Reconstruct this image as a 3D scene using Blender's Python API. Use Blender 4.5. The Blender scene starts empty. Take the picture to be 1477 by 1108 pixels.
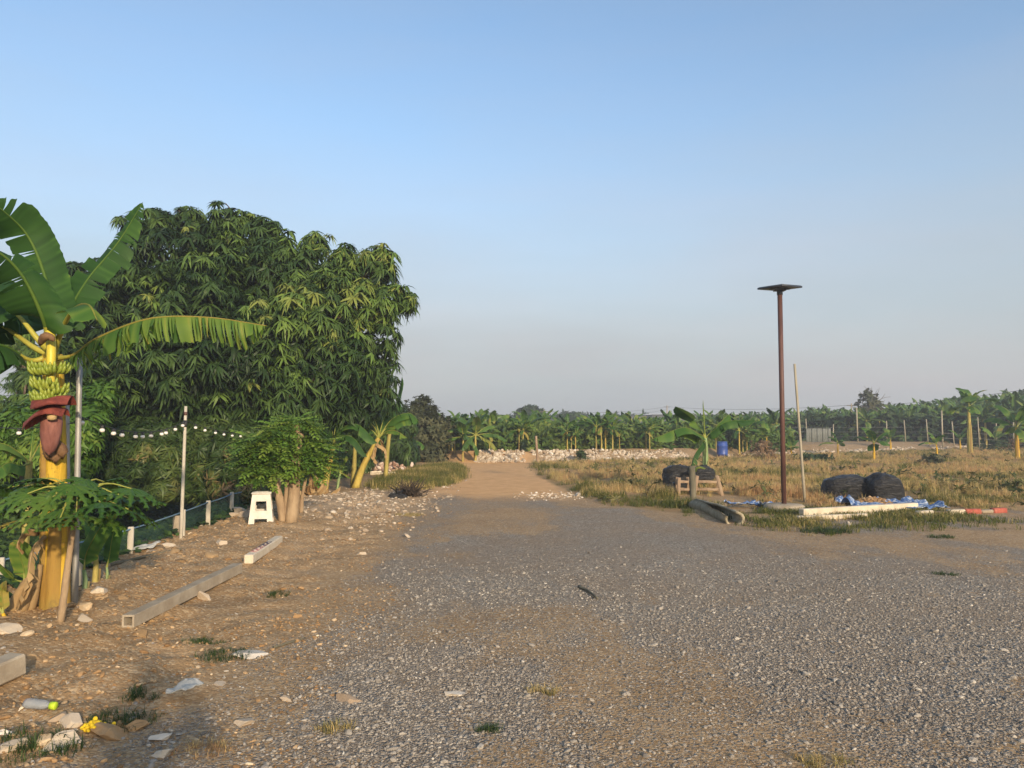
SUN_STRENGTH = 3.0
SKY_STRENGTH = .15
SKY_AIR, SKY_DUST, SKY_OZONE = 1.0, 2.0, 3.0
SKY_BAND, SKY_BAND_MAX = .48, .92
SKY_TINT = (1.12, 1.07, .98)
SKY_HAZE = (1.98, 2.08, 2.18)
SKY_PINK = (2.24, 2.17, 2.22)
EXPOSURE = .80
HAZE = .0020
HAZE_COL = (.8, .85, .9)
import bpy, math, random
import numpy as np
from mathutils import Vector, Matrix

random.seed(7)
RNG = np.random.default_rng(11)
scene = bpy.context.scene
COL = scene.collection
PI = math.pi

# ------------------------------------------------------------------ camera model (metres, camera 1.6 m above the gravel)
F_PX, W_PX, H_PX, HORIZON = 1120.0, 1477.0, 1108.0, 618.0
CAM_H = 1.6
PITCH = math.atan((HORIZON - H_PX / 2) / F_PX)

def ray(px, py):
    cx, cy = (px - W_PX / 2) / F_PX, (H_PX / 2 - py) / F_PX
    c, s = math.cos(PITCH), math.sin(PITCH)
    return np.array([cx, c - s * cy, s + c * cy])

def P(px, py, Y):
    d = ray(px, py)
    return np.array([0, 0, CAM_H]) + d * (Y / d[1])

def G(px, py, z=0.0):
    d = ray(px, py)
    return np.array([0, 0, CAM_H]) + d * ((z - CAM_H) / d[2])

def sstep(a, b, x):
    t = np.clip((np.asarray(x, float) - a) / (b - a), 0, 1)
    return t * t * (3 - 2 * t)

# ------------------------------------------------------------------ value noise
def _hash(ix, iy, seed):
    h = (ix.astype(np.int64) * 374761393 + iy.astype(np.int64) * 668265263 + seed * 974634077) & 0xFFFFFFFF
    h = ((h ^ (h >> 13)) * 1274126177) & 0xFFFFFFFF
    return ((h ^ (h >> 16)) & 0xFFFF) / 65535.0

def vnoise(x, y, seed=0):
    x = np.asarray(x, float); y = np.asarray(y, float)
    ix, iy = np.floor(x), np.floor(y)
    fx, fy = x - ix, y - iy
    fx = fx * fx * (3 - 2 * fx); fy = fy * fy * (3 - 2 * fy)
    a = _hash(ix, iy, seed); b = _hash(ix + 1, iy, seed)
    c = _hash(ix, iy + 1, seed); d = _hash(ix + 1, iy + 1, seed)
    return (a * (1 - fx) + b * fx) * (1 - fy) + (c * (1 - fx) + d * fx) * fy

def fbm(x, y, seed=0, octv=4):
    s, a, t = 0, 0.5, 0
    for k in range(octv):
        s = s + a * vnoise(x * 2 ** k, y * 2 ** k, seed + k * 17); t += a; a *= 0.5
    return s / t

# ------------------------------------------------------------------ terrain
def fence_x(y):
    return -5.0 - 0.055 * (np.asarray(y, float) - 10)

def dyke_y(x):
    x = np.asarray(x, float)
    return 37.0 + np.where(x > 2, (x - 2) * 0.72, 0) + 0.5 * np.sin(x * 0.5) + np.where(x > 34, (x - 34) * 0.3, 0)

GRASS_XB = [-50, .3, .7, 1.2, 1.9, 3.1, 4.6, 5.2, 9.8, 16, 40, 400]
GRASS_YB = [36, 34, 29, 22, 17, 14.6, 14.3, 13.9, 15.0, 15.5, 18, 18]

CLEAR = [(7.8, 15.9, 1.25, 1.3), (5.4, 15.0, .55, .7), (4.2, 17.4, .5, 1.2), (5.0, 17.6, .45, 1.0), (4.6, 15.6, .45, .6), (6.4, 14.2, 1.8, .7), (3.7, 14.4, .3, 1.2)]

def gravel_mask(x, y):
    n = (fbm(x * .8, y * .8, 5) - .5) * 1.6
    n2 = (fbm(x * .25, y * .25, 9) - .5) * 5
    left = sstep(-.5, .5, (x + 1.75 + n * .9))
    far = sstep(-1.6, 1.6, (np.interp(x, [-4, -1.5, 0, 2, 3.6, 9, 40], [15, 18.2, 18.6, 16.6, 13.6, 14.6, 17]) - y + n * 1.6 + n2 * .3))
    m = left * far
    pat = fbm(x * .50 + 3, y * .30, 21)            # worn tan patches where the stone is trodden into the soil
    pat2 = fbm(x * 1.5, y * .8, 31); pat3 = fbm(x * 4, y * 2.5, 37)
    p = pat * .50 + pat2 * .32 + pat3 * .18
    m = m * (1 - .74 * sstep(.46, .64, p + .05 * sstep(8, 14, y) + .05 * sstep(.5, -2, x)))
    rightw = sstep(3.5, 7, x) * sstep(8.5, 12.5, y)  # browner, thinner gravel towards the kerb
    m = m * (1 - .65 * rightw * sstep(.40, .56, pat2))
    m = m * (1 - .55 * sstep(1.3, .3, np.abs(x + .35)) * sstep(10, 16, y))   # the two wheel lines running out to the track
    return np.clip(m, 0, 1)

def grass_mask(x, y):
    n = (fbm(x * .6, y * .6, 41) - .5) * 2.2
    yb = np.interp(x, GRASS_XB, GRASS_YB)
    right = sstep(-.5, 1.1, y - yb + n * .9) * sstep(.2, 1.2, x + n * .3 - np.interp(y, [14, 30, 37], [0.6, 0.1, .2])) * sstep(0, 2.5, dyke_y(x) - y)
    for cx, cy, rx, ry in CLEAR: right = right * (1 - sstep(1.25, .8, ((x - cx) / rx) ** 2 + ((y - cy) / ry) ** 2))
    q = ((x + 2.9) / 1.35) ** 2 + ((y - 26.5) / 7.5) ** 2
    left = sstep(1.25, .75, q + n * .25)
    return np.clip(np.maximum(right, left), 0, 1)

def H(x, y):
    x = np.asarray(x, float); y = np.asarray(y, float)
    fx = fence_x(y)
    dit = sstep(0.1, 2.2, fx - x) * (1 - sstep(19, 27, y))
    z = -1.0 * dit + 0.6 * sstep(3.2, 7, fx - x) * dit
    z = z + 0.5 * sstep(0, 1.1, y - dyke_y(x)) * sstep(-8, -3, x) * (1 - .35 * sstep(70, 90, y))
    dirt = sstep(-1.5, -2.4, x) * (1 - sstep(16, 22, y))
    berm = sstep(.2, 1.0, x - fx) * sstep(2.6, 1.2, x - fx) * (1 - sstep(14, 20, y))
    z = z + dirt * (1 - dit * .8) * ((fbm(x * 1.6, y * 1.6, 51) - .5) * .10 + (fbm(x * 5, y * 5, 52, 3) - .5) * .10 + (fbm(x * 14, y * 14, 54, 2) - .5) * .03) + berm * (.05 + .10 * fbm(x * 1.2, y * 1.2, 53))
    gr = grass_mask(x, y)
    z = z + gr * ((fbm(x * .5, y * .5, 61) - .45) * .22)
    z = z + (fbm(x * .5, y * .5, 71) - .5) * .05 * (1 - dit)
    # rubble swell left of the track
    z = z + .10 * np.exp(-(((x + 3.2) / 1.2) ** 2 + ((y - 18) / 3.5) ** 2))
    return z

def onground(px, py):
    """world point where the ray through a photo pixel meets the terrain"""
    z = 0.0
    for _ in range(12):
        p = G(px, py, z); z = .5 * z + .5 * float(H(p[0], p[1]))
    p[2] = float(H(p[0], p[1]))
    return p

# ------------------------------------------------------------------ mesh builder
class MB:
    def __init__(s):
        s.V, s.F, s.M, s.A, s.n = [], [], [], [], 0
    def add(s, v, faces, mat=0, var=.5):
        """faces: list of int arrays (m,k) or list of tuples"""
        v = np.asarray(v, float).reshape(-1, 3)
        if isinstance(faces, np.ndarray): faces = [faces]
        elif len(faces) and not isinstance(faces[0], np.ndarray):
            d = {}
            for f in faces: d.setdefault(len(f), []).append(f)
            faces = [np.array(q) for q in d.values()]
        for f in faces:
            s.F.append(f + s.n)
            s.M.append(np.broadcast_to(np.asarray(mat, np.int32), (len(f),)))
        s.V.append(v)
        s.A.append(np.broadcast_to(np.asarray(var, float), (len(v),)))
        s.n += len(v)
        return s
    def mesh(s, name, mats, smooth=True):
        me = bpy.data.meshes.new(name)
        V = np.concatenate(s.V).astype(np.float32)
        loops = np.concatenate([f.ravel() for f in s.F]).astype(np.int32)
        cnt = np.concatenate([np.full(len(f), f.shape[1], np.int32) for f in s.F])
        start = np.concatenate([[0], np.cumsum(cnt)[:-1]]).astype(np.int32)
        me.vertices.add(len(V)); me.vertices.foreach_set('co', V.ravel())
        me.loops.add(len(loops)); me.loops.foreach_set('vertex_index', loops)
        me.polygons.add(len(cnt)); me.polygons.foreach_set('loop_start', start); me.polygons.foreach_set('loop_total', cnt)
        me.polygons.foreach_set('material_index', np.concatenate(s.M).astype(np.int32))
        me.polygons.foreach_set('use_smooth', np.full(len(cnt), bool(smooth)))
        at = me.attributes.new('var', 'FLOAT', 'POINT'); at.data.foreach_set('value', np.concatenate(s.A).astype(np.float32))
        if not isinstance(mats, (list, tuple)): mats = [mats]
        for m in mats: me.materials.append(m)
        me.update(calc_edges=True); me.validate()
        return me
    def build(s, name, mats, parent=None, smooth=True, loc=None):
        o = bpy.data.objects.new(name, s.mesh(name, mats, smooth)); COL.objects.link(o)
        if parent is not None: o.parent = parent
        if loc is not None: o.location = loc
        return o

def tag(o, label=None, cat=None, group=None, kind=None):
    if label: o['label'] = label
    if cat: o['category'] = cat
    if group: o['group'] = group
    if kind: o['kind'] = kind
    return o

def thing(name, label, cat, loc=(0, 0, 0), rz=0, group=None):
    o = bpy.data.objects.new(name, None); COL.objects.link(o)
    o.empty_display_size = .1
    o.location = loc; o.rotation_euler = (0, 0, rz)
    return tag(o, label, cat, group)

def copy_tree(o, parent=None):
    c = o.copy(); COL.objects.link(c)
    if parent is not None: c.parent = parent
    for ch in [k for k in bpy.data.objects if k.parent == o]:
        copy_tree(ch, c)
    return c

# ---- shapes
def catmull(pts, n):
    pts = np.asarray(pts, float)
    if len(pts) == 2: return pts[0] + (pts[1] - pts[0]) * np.linspace(0, 1, n)[:, None]
    p = np.vstack([2 * pts[0] - pts[1], pts, 2 * pts[-1] - pts[-2]])
    out = []
    for t in np.linspace(0, len(pts) - 1, n):
        i = min(int(t), len(pts) - 2); u = t - i
        a, b, c, d = p[i:i + 4]
        out.append(.5 * (2 * b + (c - a) * u + (2 * a - 5 * b + 4 * c - d) * u * u + (3 * b - a - 3 * c + d) * u ** 3))
    return np.array(out)

def nrm(v):
    v = np.asarray(v, float)
    return v / np.maximum(np.linalg.norm(v, axis=-1, keepdims=True), 1e-9)

def tube(mb, pts, rad, n=8, mat=0, var=.5, cap=True, wob=0, rng=RNG):
    pts = np.asarray(pts, float); m = len(pts)
    rad = np.broadcast_to(np.asarray(rad, float), (m,))
    T = nrm(np.gradient(pts, axis=0))
    ref = np.array([0, 0, 1.0]) if abs(T[0][2]) < .9 else np.array([1.0, 0, 0])
    s = nrm(np.cross(T[0], ref)); V = []
    for i in range(m):
        s = nrm(s - T[i] * np.dot(s, T[i])); b = np.cross(T[i], s)
        a = np.linspace(0, 2 * PI, n, endpoint=False)
        r = rad[i] * (1 + wob * rng.uniform(-1, 1, n))
        V.append(pts[i] + r[:, None] * (np.cos(a)[:, None] * s + np.sin(a)[:, None] * b))
    V = np.concatenate(V)
    F = []
    for i in range(m - 1):
        for j in range(n):
            F.append((i * n + j, i * n + (j + 1) % n, (i + 1) * n + (j + 1) % n, (i + 1) * n + j))
    faces = [np.array(F)]
    if cap: faces += [np.array([list(range(n))[::-1]]), np.array([[(m - 1) * n + j for j in range(n)]])]
    mb.add(V, faces, mat, var)

def box(mb, c, size, rot=None, bev=.0, mat=0, var=.5):
    """chamfered box"""
    hx, hy, hz = np.asarray(size, float) / 2
    b = min(bev, hx * .9, hy * .9, hz * .9)
    if b <= 0:
        V = np.array([[x, y, z] for x in (-hx, hx) for y in (-hy, hy) for z in (-hz, hz)])
        F = [(0, 1, 3, 2), (4, 6, 7, 5), (0, 4, 5, 1), (2, 3, 7, 6), (0, 2, 6, 4), (1, 5, 7, 3)]
    else:
        V = []; idx = {}
        for sx in (-1, 1):
            for sy in (-1, 1):
                for sz in (-1, 1):
                    for ax in range(3):
                        q = [sx * (hx - b), sy * (hy - b), sz * (hz - b)]
                        q[ax] = (sx * hx, sy * hy, sz * hz)[ax]
                        idx[(sx, sy, sz, ax)] = len(V); V.append(q)
        V = np.array(V); F = []
        S = (-1, 1)
        for ax in range(3):
            o1, o2 = [k for k in range(3) if k != ax]
            for s in S:
                q = []
                for (u, v) in ((-1, -1), (1, -1), (1, 1), (-1, 1)):
                    k = [0, 0, 0]; k[ax] = s; k[o1] = u; k[o2] = v
                    q.append(idx[(*k, ax)])
                F.append(tuple(q))
            for u in S:                      # edges along ax
                for v in S:
                    q = []
                    for s, fl in ((-1, 0), (1, 0), (1, 1), (-1, 1)):
                        k = [0, 0, 0]; k[ax] = s; k[o1] = u; k[o2] = v
                        q.append(idx[(*k, o2 if fl else o1)])
                    F.append(tuple(q))
        for sx in S:
            for sy in S:
                for sz in S: F.append(tuple(idx[(sx, sy, sz, a)] for a in range(3)))
    if rot is not None: V = V @ np.asarray(rot).T
    V = V + np.asarray(c, float)
    # orient faces outwards
    cc = np.asarray(c, float); G_ = []
    for f in F:
        p = V[list(f)]; nn = np.cross(p[1] - p[0], p[2] - p[0])
        G_.append(f if np.dot(nn, p.mean(0) - cc) > 0 else f[::-1])
    mb.add(V, G_, mat, var)

def rotz(a):
    c, s = math.cos(a), math.sin(a); return np.array([[c, -s, 0], [s, c, 0], [0, 0, 1.0]])
def rotx(a):
    c, s = math.cos(a), math.sin(a); return np.array([[1.0, 0, 0], [0, c, -s], [0, s, c]])
def roty(a):
    c, s = math.cos(a), math.sin(a); return np.array([[c, 0, s], [0, 1.0, 0], [-s, 0, c]])

def lathe(mb, prof, c=(0, 0, 0), n=24, mat=0, var=.5, wob=None, rot=None):
    prof = np.asarray(prof, float); m = len(prof)
    a = np.linspace(0, 2 * PI, n, endpoint=False)
    V = np.zeros((m, n, 3))
    V[:, :, 0] = prof[:, :1] * np.cos(a); V[:, :, 1] = prof[:, :1] * np.sin(a); V[:, :, 2] = prof[:, 1:]
    if wob is not None: V = wob(V)
    V = V.reshape(-1, 3)
    if rot is not None: V = V @ np.asarray(rot).T
    F = [(i * n + j, i * n + (j + 1) % n, (i + 1) * n + (j + 1) % n, (i + 1) * n + j) for i in range(m - 1) for j in range(n)]
    mb.add(V + np.asarray(c, float), [np.array(F)], mat, var)

def _ico(sub):
    t = (1 + 5 ** .5) / 2
    V = nrm(np.array([[-1, t, 0], [1, t, 0], [-1, -t, 0], [1, -t, 0], [0, -1, t], [0, 1, t], [0, -1, -t], [0, 1, -t], [t, 0, -1], [t, 0, 1], [-t, 0, -1], [-t, 0, 1]]))
    Fc = [(0, 11, 5), (0, 5, 1), (0, 1, 7), (0, 7, 10), (0, 10, 11), (1, 5, 9), (5, 11, 4), (11, 10, 2), (10, 7, 6), (7, 1, 8), (3, 9, 4), (3, 4, 2), (3, 2, 6), (3, 6, 8), (3, 8, 9), (4, 9, 5), (2, 4, 11), (6, 2, 10), (8, 6, 7), (9, 8, 1)]
    V = [tuple(v) for v in V]
    for _ in range(sub):
        cache, N = {}, []
        def mid(a, b):
            k = (min(a, b), max(a, b))
            if k not in cache:
                V.append(tuple(nrm(np.array(V[a]) + np.array(V[b])))); cache[k] = len(V) - 1
            return cache[k]
        for a, b, c in Fc:
            x, y, z = mid(a, b), mid(b, c), mid(c, a)
            N += [(a, x, z), (b, y, x), (c, z, y), (x, y, z)]
        Fc = N
    return np.array(V), np.array(Fc)
ICO = [_ico(k) for k in range(4)]

def rock_base(sub, rng, planes=9, cut=(.55, .9)):
    V, F_ = ICO[sub]; V = V.copy()
    for _ in range(planes):
        n = nrm(rng.normal(size=3)); c = rng.uniform(*cut)
        d = V @ n - c
        V = V - np.maximum(d, 0)[:, None] * n
    return V * np.array([1, rng.uniform(.7, 1), rng.uniform(.5, .8)]), F_

def rand_rot(n, rng):
    q = nrm(rng.normal(size=(n, 4))); w, x, y, z = q.T
    return np.stack([np.stack([1 - 2 * (y * y + z * z), 2 * (x * y - z * w), 2 * (x * z + y * w)], -1),
                     np.stack([2 * (x * y + z * w), 1 - 2 * (x * x + z * z), 2 * (y * z - x * w)], -1),
                     np.stack([2 * (x * z - y * w), 2 * (y * z + x * w), 1 - 2 * (x * x + y * y)], -1)], -2)

def rz_many(a):
    c, s, o, l = np.cos(a), np.sin(a), np.zeros_like(a), np.ones_like(a)
    return np.stack([np.stack([c, -s, o], -1), np.stack([s, c, o], -1), np.stack([o, o, l], -1)], -2)

def frames(axis, rng):
    """rotation matrices whose third column is AXIS, random spin"""
    z = nrm(axis); n = len(z)
    r = nrm(rng.normal(size=(n, 3))); x = nrm(r - z * np.sum(r * z, 1, keepdims=True)); y = np.cross(z, x)
    return np.stack([x, y, z], -1)

def scatter(mb, bv, bf, R, T, var, mat=0):
    """bake N copies of a small base mesh: R (N,3,3), T (N,3), var (N,)"""
    N, k = len(T), len(bv)
    V = np.einsum('nij,kj->nki', R, bv) + T[:, None, :]
    if not isinstance(bf, list): bf = [bf]
    faces = [(f[None] + (np.arange(N) * k)[:, None, None]).reshape(-1, f.shape[1]) for f in bf]
    mb.add(V.reshape(-1, 3), faces, mat, np.repeat(var, k))

# ------------------------------------------------------------------ materials
class NT:
    def __init__(s, name):
        s.m = bpy.data.materials.new(name); s.m.use_nodes = True
        s.t = s.m.node_tree; s.t.nodes.clear()
    def n(s, typ, **kw):
        nd = s.t.nodes.new(typ)
        ins = kw.pop('ins', {})
        for k, v in kw.items(): setattr(nd, k, v)
        for k, v in ins.items():
            if isinstance(v, bpy.types.NodeSocket): s.t.links.new(v, nd.inputs[k])
            else: nd.inputs[k].default_value = v
        return nd
    def link(s, a, b): s.t.links.new(a, b)
    def attr(s, name): return s.n('ShaderNodeAttribute', attribute_name=name).outputs['Fac']
    def coord(s, k='Object'): return s.n('ShaderNodeTexCoord').outputs[k]
    def noise(s, vec, scale, detail=4, rough=.6, dist=0):
        return s.n('ShaderNodeTexNoise', ins={'Vector': vec, 'Scale': scale, 'Detail': detail, 'Roughness': rough, 'Distortion': dist}).outputs['Fac']
    def vor(s, vec, scale, feature='F1', rnd=1.0):
        return s.n('ShaderNodeTexVoronoi', feature=feature, ins={'Vector': vec, 'Scale': scale, 'Randomness': rnd})
    def ramp(s, fac, stops, interp='LINEAR'):
        nd = s.n('ShaderNodeValToRGB', ins={'Fac': fac}); cr = nd.color_ramp; cr.interpolation = interp
        while len(cr.elements) > 1: cr.elements.remove(cr.elements[-1])
        for i, (p, c) in enumerate(stops):
            e = cr.elements[0] if i == 0 else cr.elements.new(p)
            e.position = p; e.color = (*c, 1) if len(c) == 3 else c
        return nd.outputs['Color']
    def mix(s, fac, a, b, blend='MIX'):
        nd = s.n('ShaderNodeMix', data_type='RGBA', blend_type=blend)
        for sock, v in ((nd.inputs[0], fac), (nd.inputs[6], a), (nd.inputs[7], b)):
            if isinstance(v, bpy.types.NodeSocket): s.link(v, sock)
            elif sock == nd.inputs[0]: sock.default_value = v
            else: sock.default_value = (*v, 1) if len(v) == 3 else v
        return nd.outputs[2]
    def math(s, op, a, b=0.0, c=0.0, clamp=False):
        nd = s.n('ShaderNodeMath', operation=op, use_clamp=clamp)
        for i, v in enumerate((a, b, c)):
            if isinstance(v, bpy.types.NodeSocket): s.link(v, nd.inputs[i])
            else: nd.inputs[i].default_value = v
        return nd.outputs[0]
    def bump(s, h, strength=.5, dist=.01, normal=None):
        nd = s.n('ShaderNodeBump', ins={'Height': h, 'Strength': strength, 'Distance': dist})
        if normal is not None: s.link(normal, nd.inputs['Normal'])
        return nd.outputs['Normal']
    def bsdf(s, col, rough=.7, normal=None, spec=.3, metal=0, **kw):
        b = s.n('ShaderNodeBsdfPrincipled')
        for k, v in (('Base Color', col), ('Roughness', rough), ('Specular IOR Level', spec), ('Metallic', metal), *kw.items()):
            if isinstance(v, bpy.types.NodeSocket): s.link(v, b.inputs[k])
            else: b.inputs[k].default_value = (*v, 1) if isinstance(v, tuple) and len(v) == 3 else v
        if normal is not None: s.link(normal, b.inputs['Normal'])
        return b.outputs[0]
    def out(s, sh):
        s.link(sh, s.n('ShaderNodeOutputMaterial').inputs['Surface']); return s.m

def mat_plain(name, c1, c2, rough=.7, scale=6, bump=.2, bscale=30, spec=.3, metal=0, stretch=(1, 1, 1), bdist=.01):
    t = NT(name); co = t.coord()
    if stretch != (1, 1, 1):
        co = t.n('ShaderNodeMapping', ins={'Vector': co, 'Scale': stretch}).outputs[0]
    f = t.noise(co, scale, 5, .65)
    col = t.ramp(f, [(.3, c1), (.7, c2)])
    nb = t.bump(t.noise(co, bscale, 4, .7), bump, bdist) if bump else None
    return t.out(t.bsdf(col, rough, nb, spec, metal))

def mat_leaf(name, stops, trans=.25, rough=.45, spec=.35, objvar=.25, nscale=3.0, hue=0.0, tstops=None):
    """leaf: colour runs along 'var'; some light passes through"""
    t = NT(name); co = t.coord()
    v = t.attr('var')
    nz = t.noise(co, nscale, 3, .6)
    r = t.n('ShaderNodeObjectInfo').outputs['Random']
    f = t.math('ADD', v, t.math('MULTIPLY', t.math('SUBTRACT', nz, .5), .35))
    f = t.math('ADD', f, t.math('MULTIPLY', t.math('SUBTRACT', r, .5), objvar), clamp=True)
    col = t.ramp(f, stops)
    b = t.bsdf(col, rough, None, spec)
    tcol = t.mix(.5, col, (.45, .6, .05), 'MULTIPLY')
    tcol = t.mix(.55, tcol, col)
    tr = t.n('ShaderNodeBsdfTranslucent', ins={'Color': tcol}).outputs[0]
    mx = t.n('ShaderNodeMixShader', ins={0: trans, 1: b, 2: tr}).outputs[0]
    return t.out(mx)
# ================================================================== camera, sky, sun
cam = bpy.data.cameras.new('camera'); camo = bpy.data.objects.new('camera', cam); COL.objects.link(camo)
camo.location = (0, 0, CAM_H); camo.rotation_euler = (PI / 2 + PITCH, 0, 0)
cam.sensor_fit = 'HORIZONTAL'; cam.sensor_width = 36; cam.lens = F_PX / W_PX * 36
cam.clip_start = .02; cam.clip_end = 3000
scene.camera = camo

SUN_EL = math.radians(16.3)
to_sun = np.array([.40, -.917, 0]) / np.linalg.norm([.40, -.917])
to_sun = to_sun * math.cos(SUN_EL) + np.array([0, 0, math.sin(SUN_EL)])
sl = bpy.data.lights.new('sun', 'SUN'); sl.energy = SUN_STRENGTH; sl.angle = math.radians(1.6); sl.color = (1.0, .80, .56)
so = bpy.data.objects.new('sun', sl); COL.objects.link(so); so.location = (30, -60, 30)
so.rotation_euler = Vector(to_sun).to_track_quat('Z', 'Y').to_euler()

w = bpy.data.worlds.new('World'); scene.world = w; w.use_nodes = True
nt = w.node_tree; nt.nodes.clear()
sky = nt.nodes.new('ShaderNodeTexSky'); sky.sky_type = 'NISHITA'; sky.sun_disc = False
sky.sun_elevation = SUN_EL; sky.sun_rotation = math.atan2(to_sun[0], to_sun[1])
sky.altitude = 0; sky.air_density = SKY_AIR; sky.dust_density = SKY_DUST; sky.ozone_density = SKY_OZONE
bg = nt.nodes.new('ShaderNodeBackground'); bg.inputs['Strength'].default_value = SKY_STRENGTH
wo = nt.nodes.new('ShaderNodeOutputWorld')
# faint high cirrus streaks and the milky band of dust low over the plain (part of the sky itself)
geo = nt.nodes.new('ShaderNodeTexCoord')
sep = nt.nodes.new('ShaderNodeSeparateXYZ'); nt.links.new(geo.outputs['Generated'], sep.inputs[0])
mp = nt.nodes.new('ShaderNodeMapping'); mp.inputs['Scale'].default_value = (1.3, 1.3, 6)
nt.links.new(geo.outputs['Generated'], mp.inputs[0])
nz = nt.nodes.new('ShaderNodeTexNoise'); nz.inputs['Scale'].default_value = 2.2; nz.inputs['Detail'].default_value = 5
nt.links.new(mp.outputs[0], nz.inputs['Vector'])
mr = nt.nodes.new('ShaderNodeMapRange'); mr.inputs['From Min'].default_value = 0; mr.inputs['From Max'].default_value = SKY_BAND
mr.inputs['To Min'].default_value = SKY_BAND_MAX; mr.inputs['To Max'].default_value = 0; mr.interpolation_type = 'SMOOTHSTEP'
nt.links.new(sep.outputs['Z'], mr.inputs['Value'])
ad = nt.nodes.new('ShaderNodeMath'); ad.operation = 'MULTIPLY_ADD'; ad.use_clamp = True
nt.links.new(nz.outputs['Fac'], ad.inputs[0]); ad.inputs[1].default_value = .34; 
sub = nt.nodes.new('ShaderNodeMath'); sub.operation = 'SUBTRACT'; nt.links.new(mr.outputs[0], sub.inputs[0]); sub.inputs[1].default_value = .10
nt.links.new(sub.outputs[0], ad.inputs[2])
tint = nt.nodes.new('ShaderNodeMix'); tint.data_type = 'RGBA'; tint.blend_type = 'MULTIPLY'; tint.inputs[0].default_value = 1
nt.links.new(sky.outputs[0], tint.inputs[6]); tint.inputs[7].default_value = (*SKY_TINT, 1)
mx = nt.nodes.new('ShaderNodeMix'); mx.data_type = 'RGBA'
nt.links.new(ad.outputs[0], mx.inputs[0]); nt.links.new(tint.outputs[2], mx.inputs[6]); pk = nt.nodes.new('ShaderNodeTexNoise'); pk.inputs['Scale'].default_value = 1.6; pk.inputs['Detail'].default_value = 3
nt.links.new(mp.outputs[0], pk.inputs['Vector'])
pr = nt.nodes.new('ShaderNodeValToRGB'); nt.links.new(pk.outputs['Fac'], pr.inputs[0])
pr.color_ramp.elements[0].position = .38; pr.color_ramp.elements[0].color = (*SKY_HAZE, 1); pr.color_ramp.elements[1].position = .66; pr.color_ramp.elements[1].color = (*SKY_PINK, 1)
nt.links.new(pr.outputs[0], mx.inputs[7])
nt.links.new(mx.outputs[2], bg.inputs['Color']); nt.links.new(bg.outputs[0], wo.inputs['Surface'])

vs = scene.view_settings
vs.view_transform = 'Standard'; vs.look = 'None'; vs.gamma = 1; vs.use_curve_mapping = False; vs.exposure = EXPOSURE
scene.cycles.max_bounces = 6; scene.cycles.transparent_max_bounces = 8; scene.cycles.volume_bounces = 0
scene.cycles.use_denoising = True
scene.cycles.caustics_reflective = False; scene.cycles.caustics_refractive = False

# ================================================================== ground: one sheet to the horizon
def axis(fine0, fine1, step, lo, hi, grow=1.12):
    a = list(np.arange(fine0, fine1, step))
    s, x = step, a[-1]
    while x < hi: s *= grow; x += s; a.append(x)
    s, x = step, a[0]; pre = []
    while x > lo: s *= grow; x -= s; pre.append(x)
    return np.array(pre[::-1] + a)

def ground_grid(name, xs, ys, m):
    X, Y = np.meshgrid(xs, ys)
    Z = H(X, Y)
    nx, ny = len(xs), len(ys)
    V = np.stack([X, Y, Z], -1).reshape(-1, 3)
    i = np.arange(nx * ny).reshape(ny, nx)
    Fq = np.stack([i[:-1, :-1], i[:-1, 1:], i[1:, 1:], i[1:, :-1]], -1).reshape(-1, 4)
    mb = MB(); mb.add(V, [Fq])
    o = mb.build(name, m)
    x, y = V[:, 0], V[:, 1]
    for nm, val in (('gravel', gravel_mask(x, y)), ('grassy', grass_mask(x, y)),
                    ('rubbly', np.clip(np.exp(-(((x + 3.3) / 1.5) ** 2 + ((y - 17) / 3.6) ** 2)) * 1.2, 0, 1)),
                    ('track', np.clip(sstep(2.4, 1.2, np.abs(x + .55 + .25 * np.sin(y * .2))) * sstep(16, 20, y) * sstep(44, 38, y), 0, 1)),
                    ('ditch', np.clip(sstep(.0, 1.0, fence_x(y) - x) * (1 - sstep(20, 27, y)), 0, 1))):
        a = o.data.attributes.new(nm, 'FLOAT', 'POINT'); a.data.foreach_set('value', val.astype(np.float32))
    return o

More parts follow.
